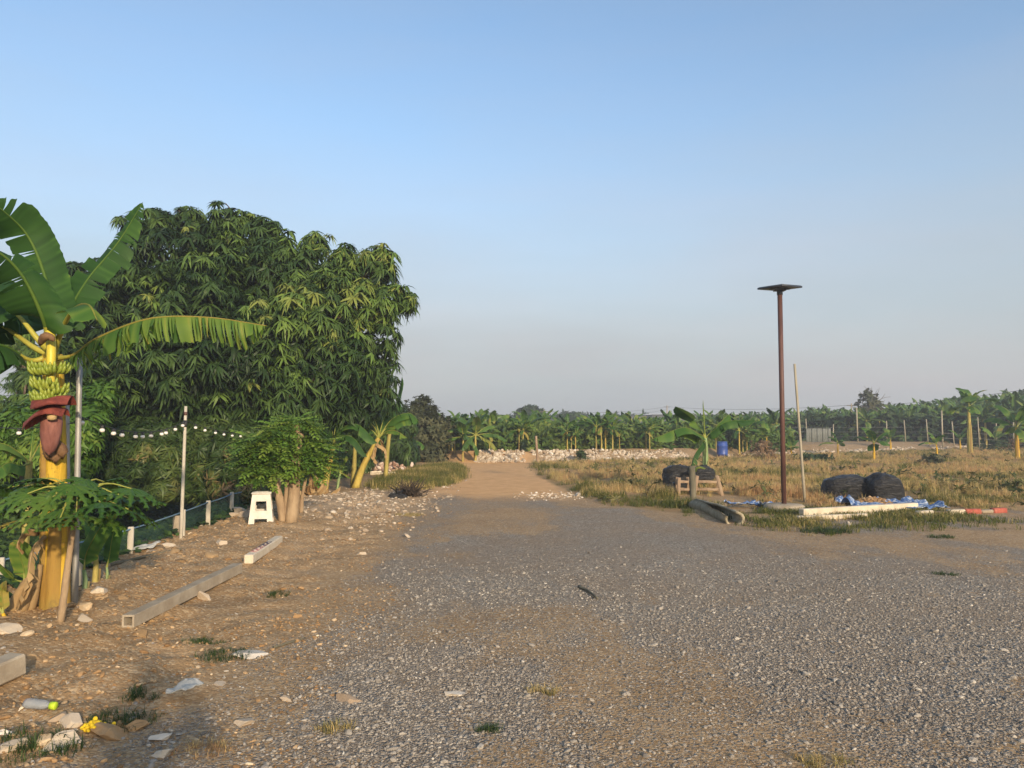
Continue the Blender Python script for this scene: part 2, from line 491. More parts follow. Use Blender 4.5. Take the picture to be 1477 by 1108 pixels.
def ground_mat():
    t = NT('earth_and_gravel'); co = t.coord()
    g, gr, rb, tr, di = (t.attr(k) for k in ('gravel', 'grassy', 'rubbly', 'track', 'ditch'))
    # --- dry ochre soil
    n1 = t.noise(co, 1.3, 6, .65); n2 = t.noise(co, 9, 5, .7); n3 = t.noise(co, 60, 4, .7)
    soil = t.ramp(n1, [(.25, (.29, .182, .088)), (.5, (.39, .26, .135)), (.75, (.49, .345, .20))])
    soil = t.mix(t.math('MULTIPLY', n2, .5), soil, (.30, .18, .082))
    soil = t.mix(t.ramp(n3, [(.62, (0, 0, 0)), (.72, (1, 1, 1))]), soil, (.42, .30, .18))
    cr = t.vor(co, 48); crn = t.n('ShaderNodeSeparateColor', ins={0: cr.outputs['Color']}).outputs[0]
    soil = t.mix(t.math('MULTIPLY', t.math('SUBTRACT', .6, crn), .55, clamp=True), soil, (.16, .09, .04))
    soil = t.mix(t.ramp(crn, [(.74, (0, 0, 0)), (.78, (.8, .8, .8))]), soil, (.50, .365, .215))
    peb = t.vor(co, 26); pcol = t.ramp(peb.outputs['Color'], [(0, (.22, .14, .08)), (.55, (.40, .30, .20)), (.85, (.52, .45, .36)), (1, (.66, .62, .55))])
    pm = t.math('MULTIPLY', t.math('LESS_THAN', peb.outputs['Distance'], .26), t.math('GREATER_THAN', t.noise(co, 5, 3), .52))
    soil = t.mix(pm, soil, pcol)
    # --- packed orange track
    trk = t.ramp(t.noise(co, 2.2, 6, .7), [(.3, (.55, .305, .13)), (.7, (.73, .45, .215))])
    soil = t.mix(tr, soil, trk)
    # --- earth under the dry grass
    und = t.ramp(t.noise(co, 1.1, 5, .7), [(.3, (.16, .115, .045)), (.5, (.30, .20, .085)), (.7, (.40, .225, .105))])
    soil = t.mix(gr, soil, und)
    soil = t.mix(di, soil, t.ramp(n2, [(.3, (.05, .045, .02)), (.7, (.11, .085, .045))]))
    soil = t.mix(t.math('MULTIPLY', rb, .45), soil, t.ramp(n2, [(.35, (.30, .22, .14)), (.65, (.50, .43, .34))]))
    # --- crushed grey stone
    va = t.vor(co, 75); vb = t.vor(co, 42)
    ramp = [(0, (.15, .130, .106)), (.35, (.250, .220, .182)), (.62, (.335, .298, .246)), (.85, (.42, .378, .315)), (1, (.54, .50, .42))]
    sa = t.ramp(t.n('ShaderNodeSeparateColor', ins={0: va.outputs['Color']}).outputs[0], ramp)
    sb = t.ramp(t.n('ShaderNodeSeparateColor', ins={0: vb.outputs['Color']}).outputs[1], ramp)
    sel = t.math('GREATER_THAN', t.noise(co, 13, 2), .54)
    grv = t.mix(sel, sa, sb)
    edge = t.ramp(va.outputs['Distance'], [(.0, (1, 1, 1)), (.75, (.55, .55, .55))])
    dust = t.noise(co, .7, 5, .7)
    grv = t.mix(t.math('MULTIPLY', t.ramp(dust, [(.35, (0, 0, 0)), (.75, (1, 1, 1))]), .75), grv, (.31, .225, .145))
    # broken boundary
    cell = t.n('ShaderNodeSeparateColor', ins={0: va.outputs['Color']}).outputs[2]      # stone by stone: fewer stones where the soil shows
    mk = t.math('ADD', t.math('MULTIPLY', g, 1.15), t.math('MULTIPLY', t.math('SUBTRACT', t.noise(co, 4.5, 5, .7), .5), .5))
    mk = t.math('SUBTRACT', mk, t.math('MULTIPLY', cell, .85))
    mk = t.ramp(mk, [(.0, (0, 0, 0)), (.10, (.92, .92, .92))])
    mk = t.math('MULTIPLY', mk, t.ramp(g, [(.02, (0, 0, 0)), (.15, (1, 1, 1))]))
    col = t.mix(mk, soil, grv)
    hs = t.math('ADD', t.math('ADD', t.math('MULTIPLY', n2, .6), t.math('MULTIPLY', n3, .5)), t.math('MULTIPLY', t.math('SUBTRACT', 1, cr.outputs['Distance']), .35))
    hs = t.math('MULTIPLY', hs, .6)
    hg = t.math('SUBTRACT', 1, t.mix(sel, va.outputs['Distance'], vb.outputs['Distance']))
    h = t.mix(mk, hs, hg)
    nb = t.bump(h, .95, .028)
    return t.out(t.bsdf(col, .92, nb, .15))

gm = ground_mat()
xs = axis(-7, 9, .075, -700, 700, 1.10); ys = axis(2.4, 20, .075, -60, 900, 1.06)
ground = ground_grid('ground', xs, ys, gm); tag(ground, kind='structure')

# ------------------------------------------------------------------ loose stones
def mat_stone(name, stops, rough=.85):
    t = NT(name); co = t.coord()
    f = t.math('ADD', t.attr('var'), t.math('MULTIPLY', t.math('SUBTRACT', t.noise(co, 22, 4, .7), .5), .35), clamp=True)
    return t.out(t.bsdf(t.ramp(f, stops), rough, t.bump(t.noise(co, 60, 4, .7), .5, .008), .2))

M_GRAVEL = mat_stone('crushed_stone', [(0, (.135, .118, .098)), (.3, (.230, .204, .170)), (.6, (.315, .282, .236)), (.85, (.41, .37, .31)), (1, (.56, .52, .44))])
M_EARTHSTONE = mat_stone('earthy_stone', [(0, (.20, .115, .05)), (.4, (.34, .21, .10)), (.7, (.46, .33, .19)), (.88, (.60, .49, .34)), (1, (.74, .68, .56))])
M_LIME = mat_stone('pale_limestone', [(0, (.27, .19, .12)), (.4, (.40, .32, .23)), (.75, (.54, .47, .37)), (1, (.68, .63, .55))])

def scatter_stones(name, m, x, y, r, var, sub=1, nb=6, sink=.35, seed=3, planes=8, flat=True):
    rng = np.random.default_rng(seed)
    mb = MB(); N = len(x); which = rng.integers(0, nb, N); z = H(x, y)
    for k in range(nb):
        bv, bf = rock_base(sub, rng, planes)
        i = np.where(which == k)[0]
        if not len(i): continue
        tilt = frames(np.stack([rng.normal(0, .28, len(i)), rng.normal(0, .28, len(i)), np.ones(len(i))], -1), rng)
        scl = r[i][:, None] * np.stack([rng.uniform(.8, 1.4, len(i)), rng.uniform(.8, 1.2, len(i)), rng.uniform(.7, 1.1, len(i))], -1)
        R = tilt * scl[:, None, :]
        T = np.stack([x[i], y[i], z[i] + r[i] * (.5 - sink)], -1)
        scatter(mb, bv, bf, R, T, var[i])
    o = mb.build(name, m, smooth=not flat)
    return tag(o, kind='stuff')

rng = np.random.default_rng(5)
# crushed grey stones near the camera (each a real stone), thinning with distance where the ground texture takes over
n = 190000
d = 2.6 + (11.0 - 2.6) * rng.random(n) ** 1.15; x = (rng.random(n) * 2 - 1) * (d * .72 + 1.2); y = d
keep = rng.random(n) < (gravel_mask(x, y) ** 1.3 * .95 + .015) * sstep(11, 5.5, y)
x, y = x[keep], y[keep]
r = np.clip(rng.lognormal(math.log(.0066), .45, len(x)), .003, .026)
scatter_stones('gravel', M_GRAVEL, x, y, r, np.clip(rng.beta(1.6, 2.3, len(x)) + .02 * rng.normal(size=len(x)), 0, 1), sub=0, planes=4, seed=8)
tag(bpy.data.objects['gravel'], 'crushed grey stone gravel covering the wide yard', 'gravel')
# small earthy stones and clods on the bare soil at the left
n = 48000
d = 2.8 + 15 * rng.random(n) ** 1.5; x = -1.0 - rng.random(n) * (d * .60 + .3); y = d
keep = (rng.random(n) < .5 * (1 - gravel_mask(x, y))) & (x > fence_x(y) - .3) & (fbm(x * 1.3, y * 1.3, 91) > .34 + .2 * rng.random(n))
x, y = x[keep], y[keep]
r = np.clip(rng.lognormal(math.log(.0068), .55, len(x)), .003, .042)
scatter_stones('pebbles', M_EARTHSTONE, x, y, r, np.clip(rng.beta(1.5, 2.6, len(x)), 0, 1), sub=1, planes=7, seed=9, nb=4)
tag(bpy.data.objects['pebbles'], 'small ochre stones and clods strewn over the bare soil', 'pebbles')
# earth clods banked up along the ditch edge and round the banana foot
n = 2600
y = 5.0 + rng.random(n) ** 1.3 * 11; x = fence_x(y) + .15 + np.abs(rng.normal(0, .75, n))
keep = (fbm(x * 1.6, y * 1.6, 92) > .40 + .22 * rng.random(n)) & (x < -2.2); x, y = x[keep], y[keep]
r = np.clip(rng.lognormal(math.log(.024), .55, len(x)), .008, .085)
scatter_stones('clods', mat_stone('dry_clod', [(0, (.20, .125, .06)), (.5, (.29, .19, .095)), (1, (.38, .26, .14))], .95), x, y, r, rng.random(len(x)), sub=2, planes=12, seed=19, nb=6, sink=.75, flat=True)
tag(bpy.data.objects['clods'], 'dry earth clods banked up along the ditch edge', 'clods')
# pale rubble along the left verge
n = 2900
x = rng.normal(-3.1, .95, n); y = rng.normal(17.0, 2.4, n)
keep = (x > fence_x(y) + .1) & (rng.random(n) < .25 + .75 * (fbm(x * 1.5, y * 1.5, 33) > .5)) & (x < -1.35)
x, y = x[keep], y[keep]
r = np.clip(rng.lognormal(math.log(.021), .5, len(x)), .008, .085)
scatter_stones('pale_rubble', M_LIME, x, y, r, rng.beta(1.5, 2.6, len(x)), sub=1, seed=10, nb=5)
tag(bpy.data.objects['pale_rubble'], 'pale limestone rubble strewn along the verge below the banana stems', 'rubble')
# small white chips at the right edge of the track
n = 300
x = rng.normal(1.15, .55, n); y = rng.normal(18.6, .55, n)
r = np.clip(rng.lognormal(math.log(.017), .5, n), .008, .07)
scatter_stones('stone_chips', M_LIME, x, y, r, rng.beta(2, 1.6, n), sub=1, seed=12, nb=3)
tag(bpy.data.objects['stone_chips'], 'loose pale stone chips where the gravel meets the dirt track', 'rubble')

# white stone banks along the dyke, one either side of the little gap
def bank(name, x0, x1, n, label, seed, gap=.42):
    rng = np.random.default_rng(seed)
    x = rng.uniform(x0, x1, n); u = rng.random(n)
    y = dyke_y(x) - .25 + u * 1.1 * np.clip(1 - (x - 2) / 22, .45, 1) + rng.normal(0, .15, n)
    edge = np.minimum(sstep(x0, x0 + .4, x), sstep(x1, x1 - .4, x))
    r = np.clip(rng.lognormal(math.log(.048), .5, n), .02, .17)
    mb = MB(); which = rng.integers(0, 6, n)
    dn = fbm(x * .9, x * .0 + seed, 44)
    z = H(x, y) + .02 + .10 * np.sin(np.clip(u, 0, 1) * PI) * edge * (.2 + dn)
    ok = fbm(x * .7, y * .9, seed + 60) > gap * np.clip((x - 2) / 6, 0, 1); x, y, z, r, n, which, u = x[ok], y[ok], z[ok], r[ok], int(ok.sum()), which[ok], u[ok]
    for k in range(6):
        bv, bf = rock_base(1, rng, 8); i = np.where(which == k)[0]
        R = rand_rot(len(i), rng) * r[i][:, None, None]
        scatter(mb, bv, bf, R, np.stack([x[i], y[i], z[i]], -1), rng.beta(2.0, 2.2, len(i)))
    o = mb.build(name, M_LIME, smooth=False)
    return tag(o, label, 'stone bank', kind='stuff')
bank('stone_bank', -1.75, .62, 900, 'short white stone bank at the end of the dirt track', 1)
bank('stone_bank', .95, 14, 3600, 'long white stone bank running right from the wooden post', 2)
bank('stone_bank', 14, 62, 7000, 'far white stone strip behind the young banana plants at the right', 3, gap=.34)

# ------------------------------------------------------------------ grass
def blade_tuft(rng, nb, h, spread, lean, wid=.006):
    mb = MB()
    for _ in range(nb):
        a = rng.uniform(0, 2 * PI); l = h * rng.uniform(.5, 1.15); w_ = wid * rng.uniform(.6, 1.3)
        b = np.array([rng.normal(0, spread), rng.normal(0, spread), -.02])
        d = np.array([math.cos(a), math.sin(a), 0]); s = np.array([-d[1], d[0], 0]) * w_
        k = lean * rng.uniform(.2, 1.3)
        m_ = b + d * k * l * .3 + np.array([0, 0, l * .58]); e = b + d * k * l + np.array([0, 0, l * (1 - .35 * min(k, 1))])
        v0 = rng.uniform(-.18, .18)
        mb.add([b - s, b + s, m_ + s * .8, m_ - s * .8, e], [(0, 1, 2, 3), (3, 2, 4)], 0, v0)
    return np.concatenate(mb.V), mb

M_DRY = mat_leaf('dry_grass_blades', [(0, (.075, .10, .022)), (.3, (.15, .15, .035)), (.48, (.40, .31, .12)), (.75, (.60, .46, .21)), (1, (.46, .27, .13))], trans=.3, rough=.6, spec=.2, objvar=0, nscale=.8)
M_WEED = mat_leaf('green_weed_blades', [(0, (.03, .058, .014)), (.5, (.075, .115, .028)), (1, (.16, .17, .05))], trans=.3, rough=.55, spec=.25, objvar=.2)

def grass_field(name, x, y, hs, var, m, label, seed, nb=13, h=.34, spread=.07, lean=.55, wid=.006, cat='grass', kind='stuff'):
    rng = np.random.default_rng(seed); N = len(x); which = rng.integers(0, 7, N)
    out = MB(); z = H(x, y)
    for k in range(7):
        _, tb = blade_tuft(rng, nb, h, spread, lean, wid)
        bv = np.concatenate(tb.V); ba = np.concatenate(tb.A); i = np.where(which == k)[0]
        if not len(i): continue
        R = rz_many(rng.uniform(0, 2 * PI, len(i))) * hs[i][:, None, None]
        V = np.einsum('nij,kj->nki', R, bv) + np.stack([x[i], y[i], z[i]], -1)[:, None, :]
        off = (np.arange(len(i)) * len(bv))[:, None, None]
        q = np.array([f[0] for f in tb.F if f.shape[1] == 4]); t3 = np.array([f[0] for f in tb.F if f.shape[1] == 3])
        faces = [(q[None] + off).reshape(-1, 4), (t3[None] + off).reshape(-1, 3)]
        va = np.clip(var[i][:, None] + ba[None], 0, 1).reshape(-1)
        out.add(V.reshape(-1, 3), faces, 0, va)
    o = out.build(name, m, smooth=False)
    return tag(o, label, cat, kind=kind)

rng = np.random.default_rng(77)
n = 85000
y = 13.3 + 50 * rng.random(n) ** 1.7; x = -1 + rng.random(n) * (y * .75 + 3)
gmk = grass_mask(x, y)
pn = fbm(x * .45, y * .45, 101); pn2 = fbm(x * 1.4, y * 1.4, 102)
keep = (rng.random(n) < gmk * np.clip(.03 + 1.1 * sstep(.40, .60, pn * .45 + pn2 * .55), 0, 1)) & (x > 0)
x, y, pn, pn2, gk = x[keep], y[keep], pn[keep], pn2[keep], gmk[keep]
front = sstep(3.0, .3, y - np.interp(x, GRASS_XB, GRASS_YB))
var = np.clip(.60 + 1.9 * (fbm(x * .33, y * .33, 103) - .5) + 1.3 * (fbm(x * 1.1, y * 1.1, 108) - .5) - .32 * front + rng.normal(0, .20, len(x)), 0, 1)
hs = (.22 + .78 * pn2) * rng.uniform(.5, 1.25, len(x)) * (1 - .4 * front)
grass_field('dry_grass', x, y, hs, var, M_DRY, 'dry straw coloured grass over the field right of the track', 21, wid=.0058)
n = 5200
x = rng.normal(-2.9, .75, n); y = rng.uniform(18.5, 35, n)
keep = rng.random(n) < grass_mask(x, y) * (.5 + .5 * (fbm(x * 1.2, y * 1.2, 104) > .45)); x, y = x[keep], y[keep]
keep = x < -1.2; x, y = x[keep], y[keep]
grass_field('short_grass', x, y, rng.uniform(.5, 1.1, len(x)), np.clip(.33 + .9 * (fbm(x * .6, y * .6, 105) - .5) + rng.normal(0, .1, len(x)), 0, 1), M_DRY, 'short olive grass patch left of the dirt track', 22, h=.26, nb=14)
# scrubby low weeds along the kerb and pole foot
n = 5200
x = rng.uniform(3.8, 12, n); yb = np.interp(x, [3.8, 5, 8, 12], [13.9, 13.7, 14.3, 15.0]); y = yb + rng.normal(.5, .85, n)
keep = rng.random(n) < sstep(.40, .62, fbm(x * .9, y * .9, 106)) * (1 - .6 * sstep(6.8, 8, x)); x, y = x[keep], y[keep]
grass_field('kerbside_weeds', x, y, rng.uniform(.5, 1.1, len(x)), np.clip(.12 + .7 * (fbm(x, y, 107) - .4) + rng.normal(0, .1, len(x)), 0, 1), M_DRY, 'low green weeds growing round the kerb stones and pole foot', 23, h=.17, nb=16, spread=.08, lean=.9)

# individual weed clumps on the yard
WEEDS = [(297, 927, .20, 'small dark green weed clump on bare soil below the longest concrete beam', 0),
         (322, 948, .24, 'dark green weed clump beside the flat white stone', 0),
         (201, 1004, .13, 'small weed clump inside the shadow on the soil', 0),
         (178, 1043, .24, 'long low weed clump right of the yellow flowers', 0),
         (40, 1084, .30, 'largest green weed clump, among pale stones in the bottom corner', 0),
         (484, 1053, .12, 'weed clump at the left edge of the gravel below the tan stone', 1),
         (290, 1083, .17, 'brownish dry weed clump by the grey stones', 2),
         (703, 1053, .08, 'tiny green weed clump alone in the middle of the gravel', 0),
         (788, 998, .12, 'thin yellowish grass clump on a brown patch of gravel', 1),
         (400, 860, .14, 'weed clump on soil right of the longest concrete beam', 0),
         (1188, 1103, .16, 'weed clump at the bottom edge of the gravel', 1),
         (1355, 775, .26, 'low weed clump on gravel in front of the painted kerb', 0),
         (592, 744, .34, 'green weed clump at the gravel edge below the heap of twigs', 1),
         (1365, 829, .16, 'dark weed clump on the brown gravel, below the painted kerb', 0),
         (1190, 768, .5, 'wide weed clump in front of the cream concrete beam', 0)]
for k, (px, py, r, lab, kd) in enumerate(WEEDS):
    p = onground(px, py); rg = np.random.default_rng(300 + k); r *= .8; m_ = int(18 + 520 * r * r)
    a = rg.uniform(0, 2 * PI, m_); q = r * np.sqrt(rg.random(m_))
    xx, yy = p[0] + q * np.cos(a), p[1] + .7 * q * np.sin(a)
    tag(grass_field('weed_clump', xx, yy, rg.uniform(.5, 1.1, m_) * (.5 + r), np.clip(rg.normal((.2, .55, .9)[kd], .12, m_), 0, 1), M_DRY if kd else M_WEED, lab, 310 + k, h=.10 + .1 * r, nb=12, spread=.025, lean=1.3, wid=.0032, cat='weeds', kind='thing'), group='weed clumps on the yard')
# ================================================================== banana plants
G_DARK, G_MID, G_LITE = (.018, .055, .012), (.045, .115, .020), (.12, .21, .035)
M_BLADE = mat_leaf('banana_blade', [(0, G_DARK), (.35, (.035, .095, .018)), (.6, (.065, .15, .026)), (.85, (.17, .25, .04)), (1, (.34, .27, .06))], trans=.34, rough=.58, spec=.25, objvar=.15, nscale=1.5)
M_BLADE_FAR = mat_leaf('far_banana_blade', [(0, (.022, .062, .014)), (.4, (.06, .125, .022)), (.7, (.11, .19, .034)), (1, (.26, .26, .055))], trans=.25, rough=.45, spec=.35, objvar=.35, nscale=.6)
M_RIB = mat_plain('banana_midrib', (.22, .26, .05), (.34, .32, .07), .5, 5, .15, 40)
M_RIB_Y = mat_plain('yellow_petiole', (.30, .30, .045), (.44, .38, .06), .45, 5, .15, 40)
M_DRYLEAF = mat_leaf('dead_banana_leaf', [(0, (.14, .075, .03)), (.5, (.30, .19, .085)), (1, (.46, .33, .17))], trans=.15, rough=.8, spec=.1)

def mat_pseudostem(name, c_lo, c_mid, c_dark):
    t = NT(name); co = t.coord()
    st = t.n('ShaderNodeMapping', ins={'Vector': co, 'Scale': (1, 1, .12)}).outputs[0]
    f = t.noise(st, 14, 5, .65); g = t.noise(co, 5, 5, .7)
    col = t.ramp(f, [(.3, c_lo), (.6, c_mid)])
    col = t.mix(t.ramp(g, [(.55, (0, 0, 0)), (.68, (.85, .85, .85))]), col, c_dark)
    v = t.attr('var')                                  # sheath-by-sheath tone
    col = t.mix(t.ramp(v, [(.6, (0, 0, 0)), (.9, (1, 1, 1))]), col, (.20, .115, .05))
    sp = t.noise(st, 40, 4, .75)
    col = t.mix(t.ramp(sp, [(.58, (0, 0, 0)), (.68, (.75, .75, .75))]), col, c_dark)
    col = t.mix(t.ramp(t.noise(co, 2.2, 4, .6), [(.45, (0, 0, 0)), (.75, (.45, .45, .45))]), col, (.20, .22, .06))
    return t.out(t.bsdf(col, .72, t.bump(f, .7, .025), .18))
M_STEM_Y = mat_pseudostem('yellow_pseudostem', (.42, .25, .02), (.60, .38, .035), (.17, .09, .025))
M_STEM_DY = mat_pseudostem('dull_yellow_pseudostem', (.34, .24, .05), (.50, .38, .09), (.17, .10, .03))
M_STEM_B = mat_pseudostem('brown_green_pseudostem', (.22, .20, .05), (.42, .34, .10), (.16, .09, .035))
M_STEM_G = mat_pseudostem('pale_green_pseudostem', (.16, .24, .10), (.26, .35, .16), (.14, .14, .05))

def banana_leaf(mb, pts, Wd, droop=.5, n=16, tear=.3, pet=.16, rng=None, var=.5, rib=.016, across=2, side=None, bl=0, rb=1, tipw=.2, gap=.02, hang=.5):
    """arching midrib with two torn half-blades; real blade surfaces either side of a tubular rib"""
    rng = rng or RNG
    p = catmull(pts, n + 1); T = nrm(np.gradient(p, axis=0)); L = np.linalg.norm(np.diff(p, axis=0), axis=1).sum()
    ip = max(2, int(round(pet * n)) + 2) if pet > 0 else 2
    rr_ = np.concatenate([np.linspace(rib * 1.35, rib * .62, ip), np.linspace(rib * .62, rib * .15, n + 2 - ip)[1:]])
    tube(mb, p[:ip], rr_[:ip], 7, rb, var, cap=False); tube(mb, p[ip - 1:], rr_[ip - 1:], 5, bl, min(.92, var + .42), cap=False)
    up = np.array([0, 0, 1.0])
    S = np.cross(T, up if side is None else np.asarray(side, float)); ln = np.linalg.norm(S, axis=1, keepdims=True)
    ref = nrm(S[np.argmax(ln)]); S = np.where(ln > .12, S / np.maximum(ln, 1e-6), ref)
    for i in range(1, len(S)):
        if np.dot(S[i], S[i - 1]) < 0: S[i] = -S[i]
    N = nrm(np.cross(S, T)); N = np.where((N[:, 2:3] < 0) & (side is None), N, N)
    dn = nrm(-N * (1 - hang) + np.array([0, 0, -1.0]) * hang)
    ts = np.linspace(0, 1, n + 1)
    u = np.clip((ts - pet) / (1 - pet), 0, 1)
    wd = Wd * np.clip(u / .10, 0, 1) ** .6 * np.clip((1 - u) / tipw, 0, 1) ** .65
    i0 = int(np.floor(pet * n))
    for sd in (-1, 1):
        groups, cur = [], [i0]
        for i in range(i0 + 1, n + 1):
            cur.append(i)
            if i < n and rng.random() < tear: groups.append(cur); cur = [i]
        groups.append(cur)
        for gidx in groups:
            if len(gidx) < 2: continue
            da = rng.normal(0, .14 + .25 * tear); dv = rng.normal(0, .07); V = []; VA = []; m = len(gidx); lc = 1 - .3 * tear * rng.random()
            jag = 1 + rng.normal(0, .05)
            for j, i in enumerate(gidx):
                rv = rng.normal(0, .085); VA += [np.clip(var + dv + rv + (abs(rng.normal(0, .16)) if q == across and rng.random() < .5 else 0), 0, 1) for q in range(across + 1)]
                e = ((j == 0) - (j == m - 1)) * (gap if tear > 0 else 0)
                for q in range(across + 1):
                    f = q / across; r = f * wd[i] * lc * (1 + (jag - 1 + rng.normal(0, .025)) * f * (tear > 0)); a = (droop + da * f) * (.55 + .45 * f)
                    V.append(p[i] + sd * S[i] * r * math.cos(a) + dn[i] * r * math.sin(a) + T[i] * (r * .22 + e * f * L * .5))
            F_ = []
            k = across + 1
            for j in range(m - 1):
                for q in range(across):
                    fq = (j * k + q, j * k + q + 1, (j + 1) * k + q + 1, (j + 1) * k + q)
                    F_.append(fq if sd < 0 else fq[::-1])
            mb.add(V, F_, bl, np.array(VA))

def pseudostem(mb, pts, r0, r1, n=12, rng=None, sheaths=5, mat=0):
    """overlapping leaf sheaths around a core"""
    rng = rng or RNG
    p = catmull(pts, 14); t = np.linspace(0, 1, 14)
    r = r0 + (r1 - r0) * t; r[0] *= 1.05
    tube(mb, p, r, n, mat, .45, wob=.05, rng=rng)
    for k in range(sheaths):
        a0 = rng.uniform(0, 2 * PI); wdt = rng.uniform(.9, 2.0); i0 = 0; i1 = rng.integers(6, 14)
        V = []; m = i1 - i0; q = 6
        for i in range(i0, i1):
            fr = (i - i0) / max(m - 1, 1); ww = wdt * (1 - .55 * fr)
            for j in range(q):
                a = a0 + .35 * fr + (j / (q - 1) - .5) * ww * (1 if i < i1 - 1 else .15)
                rr = r[i] * 1.035 + .012 * math.sin(PI * j / (q - 1)) * (1 + fr)
                V.append(p[i] + rr * np.array([math.cos(a), math.sin(a), 0]))
        F_ = [(i * q + j, i * q + j + 1, (i + 1) * q + j + 1, (i + 1) * q + j) for i in range(m - 1) for j in range(q - 1)]
        mb.add(V, F_, mat, rng.choice([.3, .5, .62, .8]))

def crown_mesh(rng, base, Ln, Wd, n_leaf, droop=.5, seg=9, tear=.35, e_lo=.15, e_hi=1.35, curl=1.2, dead=0, rib=.02, across=2, lean=(0, 0)):
    """a whole banana crown (used where single leaves are only a few pixels)"""
    mb = MB()
    for k in range(n_leaf):
        a = k * 2.4 + rng.normal(0, .3); e0 = e_hi - (e_hi - e_lo) * (k / max(n_leaf - 1, 1)) ** 1.1 + rng.normal(0, .1)
        l = Ln * rng.uniform(.75, 1.1) * (.85 + .25 * math.sin(PI * k / n_leaf))
        dead_k = k >= n_leaf - dead
        if dead_k: e0 = -.3
        pts = [np.array(base, float)]; d_e = e0; q = pts[0].copy()
        hd = np.array([math.cos(a), math.sin(a)])
        for j in range(5):
            q = q + l / 5 * np.array([math.cos(d_e) * hd[0] + lean[0], math.cos(d_e) * hd[1] + lean[1], math.sin(d_e)])
            d_e = max(d_e - curl * (.10 + .09 * j) * rng.uniform(.7, 1.3), -1.5); pts.append(q.copy())
        banana_leaf(mb, pts, Wd * rng.uniform(.8, 1.1), droop * rng.uniform(.6, 1.4), seg, tear, .2, rng, (.5 + .1 * rng.normal()) if not dead_k else .95, rib, across)
    return mb

def banana_plant(label, group, seed, loc, height, stem_r, n_leaf, Ln, Wd, stem_mat, rz=0., lean=(0, 0), far=False, name='banana_plant', leaf_parts=False, cat='banana plant', **kw):
    rng = np.random.default_rng(seed)
    root = thing(name, label, cat, loc, rz, group)
    top = np.array([lean[0], lean[1], height])
    pts = [np.zeros(3) - [0, 0, .06], top * [.35, .35, .5], top]
    mb = MB(); pseudostem(mb, pts, stem_r, stem_r * .55, 8 if far else 12, rng, 3 if far else 6)
    mb.build('pseudostem', stem_mat, root)
    bl = M_BLADE_FAR if far else M_BLADE
    if leaf_parts:
        for k in range(n_leaf):
            r2 = np.random.default_rng(seed * 31 + k)
            m = MB(); a = k * 2.4 + r2.normal(0, .3); e0 = kw.get('e_hi', 1.35) - (kw.get('e_hi', 1.35) - kw.get('e_lo', .15)) * (k / max(n_leaf - 1, 1)) + r2.normal(0, .1)
            l = Ln * r2.uniform(.75, 1.1); q = top.copy(); P_ = [q.copy()]
            for j in range(5):
                q = q + l / 5 * np.array([math.cos(e0) * math.cos(a), math.cos(e0) * math.sin(a), math.sin(e0)])
                e0 = max(e0 - kw.get('curl', 1.2) * (.10 + .09 * j) * r2.uniform(.7, 1.3), -1.5); P_.append(q.copy())
            banana_leaf(m, P_, Wd * r2.uniform(.8, 1.1), kw.get('droop', .5), 14, kw.get('tear', .3), .18, r2, kw.get('var', .55) + .08 * r2.normal(), .014, 3)
            m.build('leaf', [bl, M_RIB], root)
    else:
        crown_mesh(rng, top, Ln, Wd, n_leaf, rib=.02, across=2, seg=8 if far else 11, **kw).build('leaf_crown', [bl, M_RIB], root)
    return root

# ---- prototypes of the plants along the bank (2.2 m stems) and of the plantation (3 m stems)
bank_protos = []
def bank_plants():
    """row of separate plants behind the white bank, from the photo's left to its right: pixel x, distance, top pixel"""
    rg = np.random.default_rng(404)
    rows = []
    for px in (612, 634, 652, 668, 686): rows.append((px, 37.5 + rg.uniform(-1.2, 3), 586 + rg.uniform(0, 14), -.02))
    for px in np.arange(640, 1130, 6.5): rows.append((px + rg.uniform(-3, 3), None, 588 + rg.uniform(-3, 20), .5))
    return rows
def make_bank(seed, kind):
    y = kind == 'yellow'
    return banana_plant('banana plant in the row behind the white stone bank', 'banana plants behind the white stone bank', seed, (0, 0, -50),
                        1.6, .085, 10, 1.9, .30, M_STEM_B, far=True, tear=.4, droop=.7, e_lo=-.5, e_hi=1.5, curl=1.2 if seed % 2 else .8, dead=1)
BP = [make_bank(900 + k, 'yellow' if k in (1, 4) else 'brown') for k in range(7)]
used = set()
def place(protos, k, loc, rz, s, sz=None, label=None, group=None):
    o = protos[k]
    if o.name in used: o = copy_tree(o)
    else: used.add(o.name)
    o.location = loc; o.rotation_euler = (0, 0, rz); o.scale = (s, s, sz or s)
    if label: o['label'] = label
    if group: o['group'] = group
    return o
rg = np.random.default_rng(405)
for i, (px, Y, ytop, zb) in enumerate(bank_plants()):
    wx = (px - W_PX / 2) / F_PX
    if Y is None:
        x0 = wx * 40; Y = float(dyke_y(wx * 42)) + 3.2 + rg.gamma(1.8, 3.2)
    x = wx * Y; z = float(H(x, Y)) - .03
    top = P(px, ytop, Y)[2]
    s = np.clip((top - z) / 3.2, .45, 1.7)
    place(BP, i % 7, (x, Y, z), rg.uniform(0, 6.28), s)

def make_field(seed):
    return banana_plant('tall banana plant in the dense plantation behind the wire fence', 'banana plants of the far plantation', seed, (0, 0, -60),
                        2.6, .14, 9, 2.3, .33, M_STEM_B, far=True, tear=.3, droop=.5, e_lo=-.2, e_hi=1.45, curl=.9)
FP = [make_field(950 + k) for k in range(6)]
k = 0
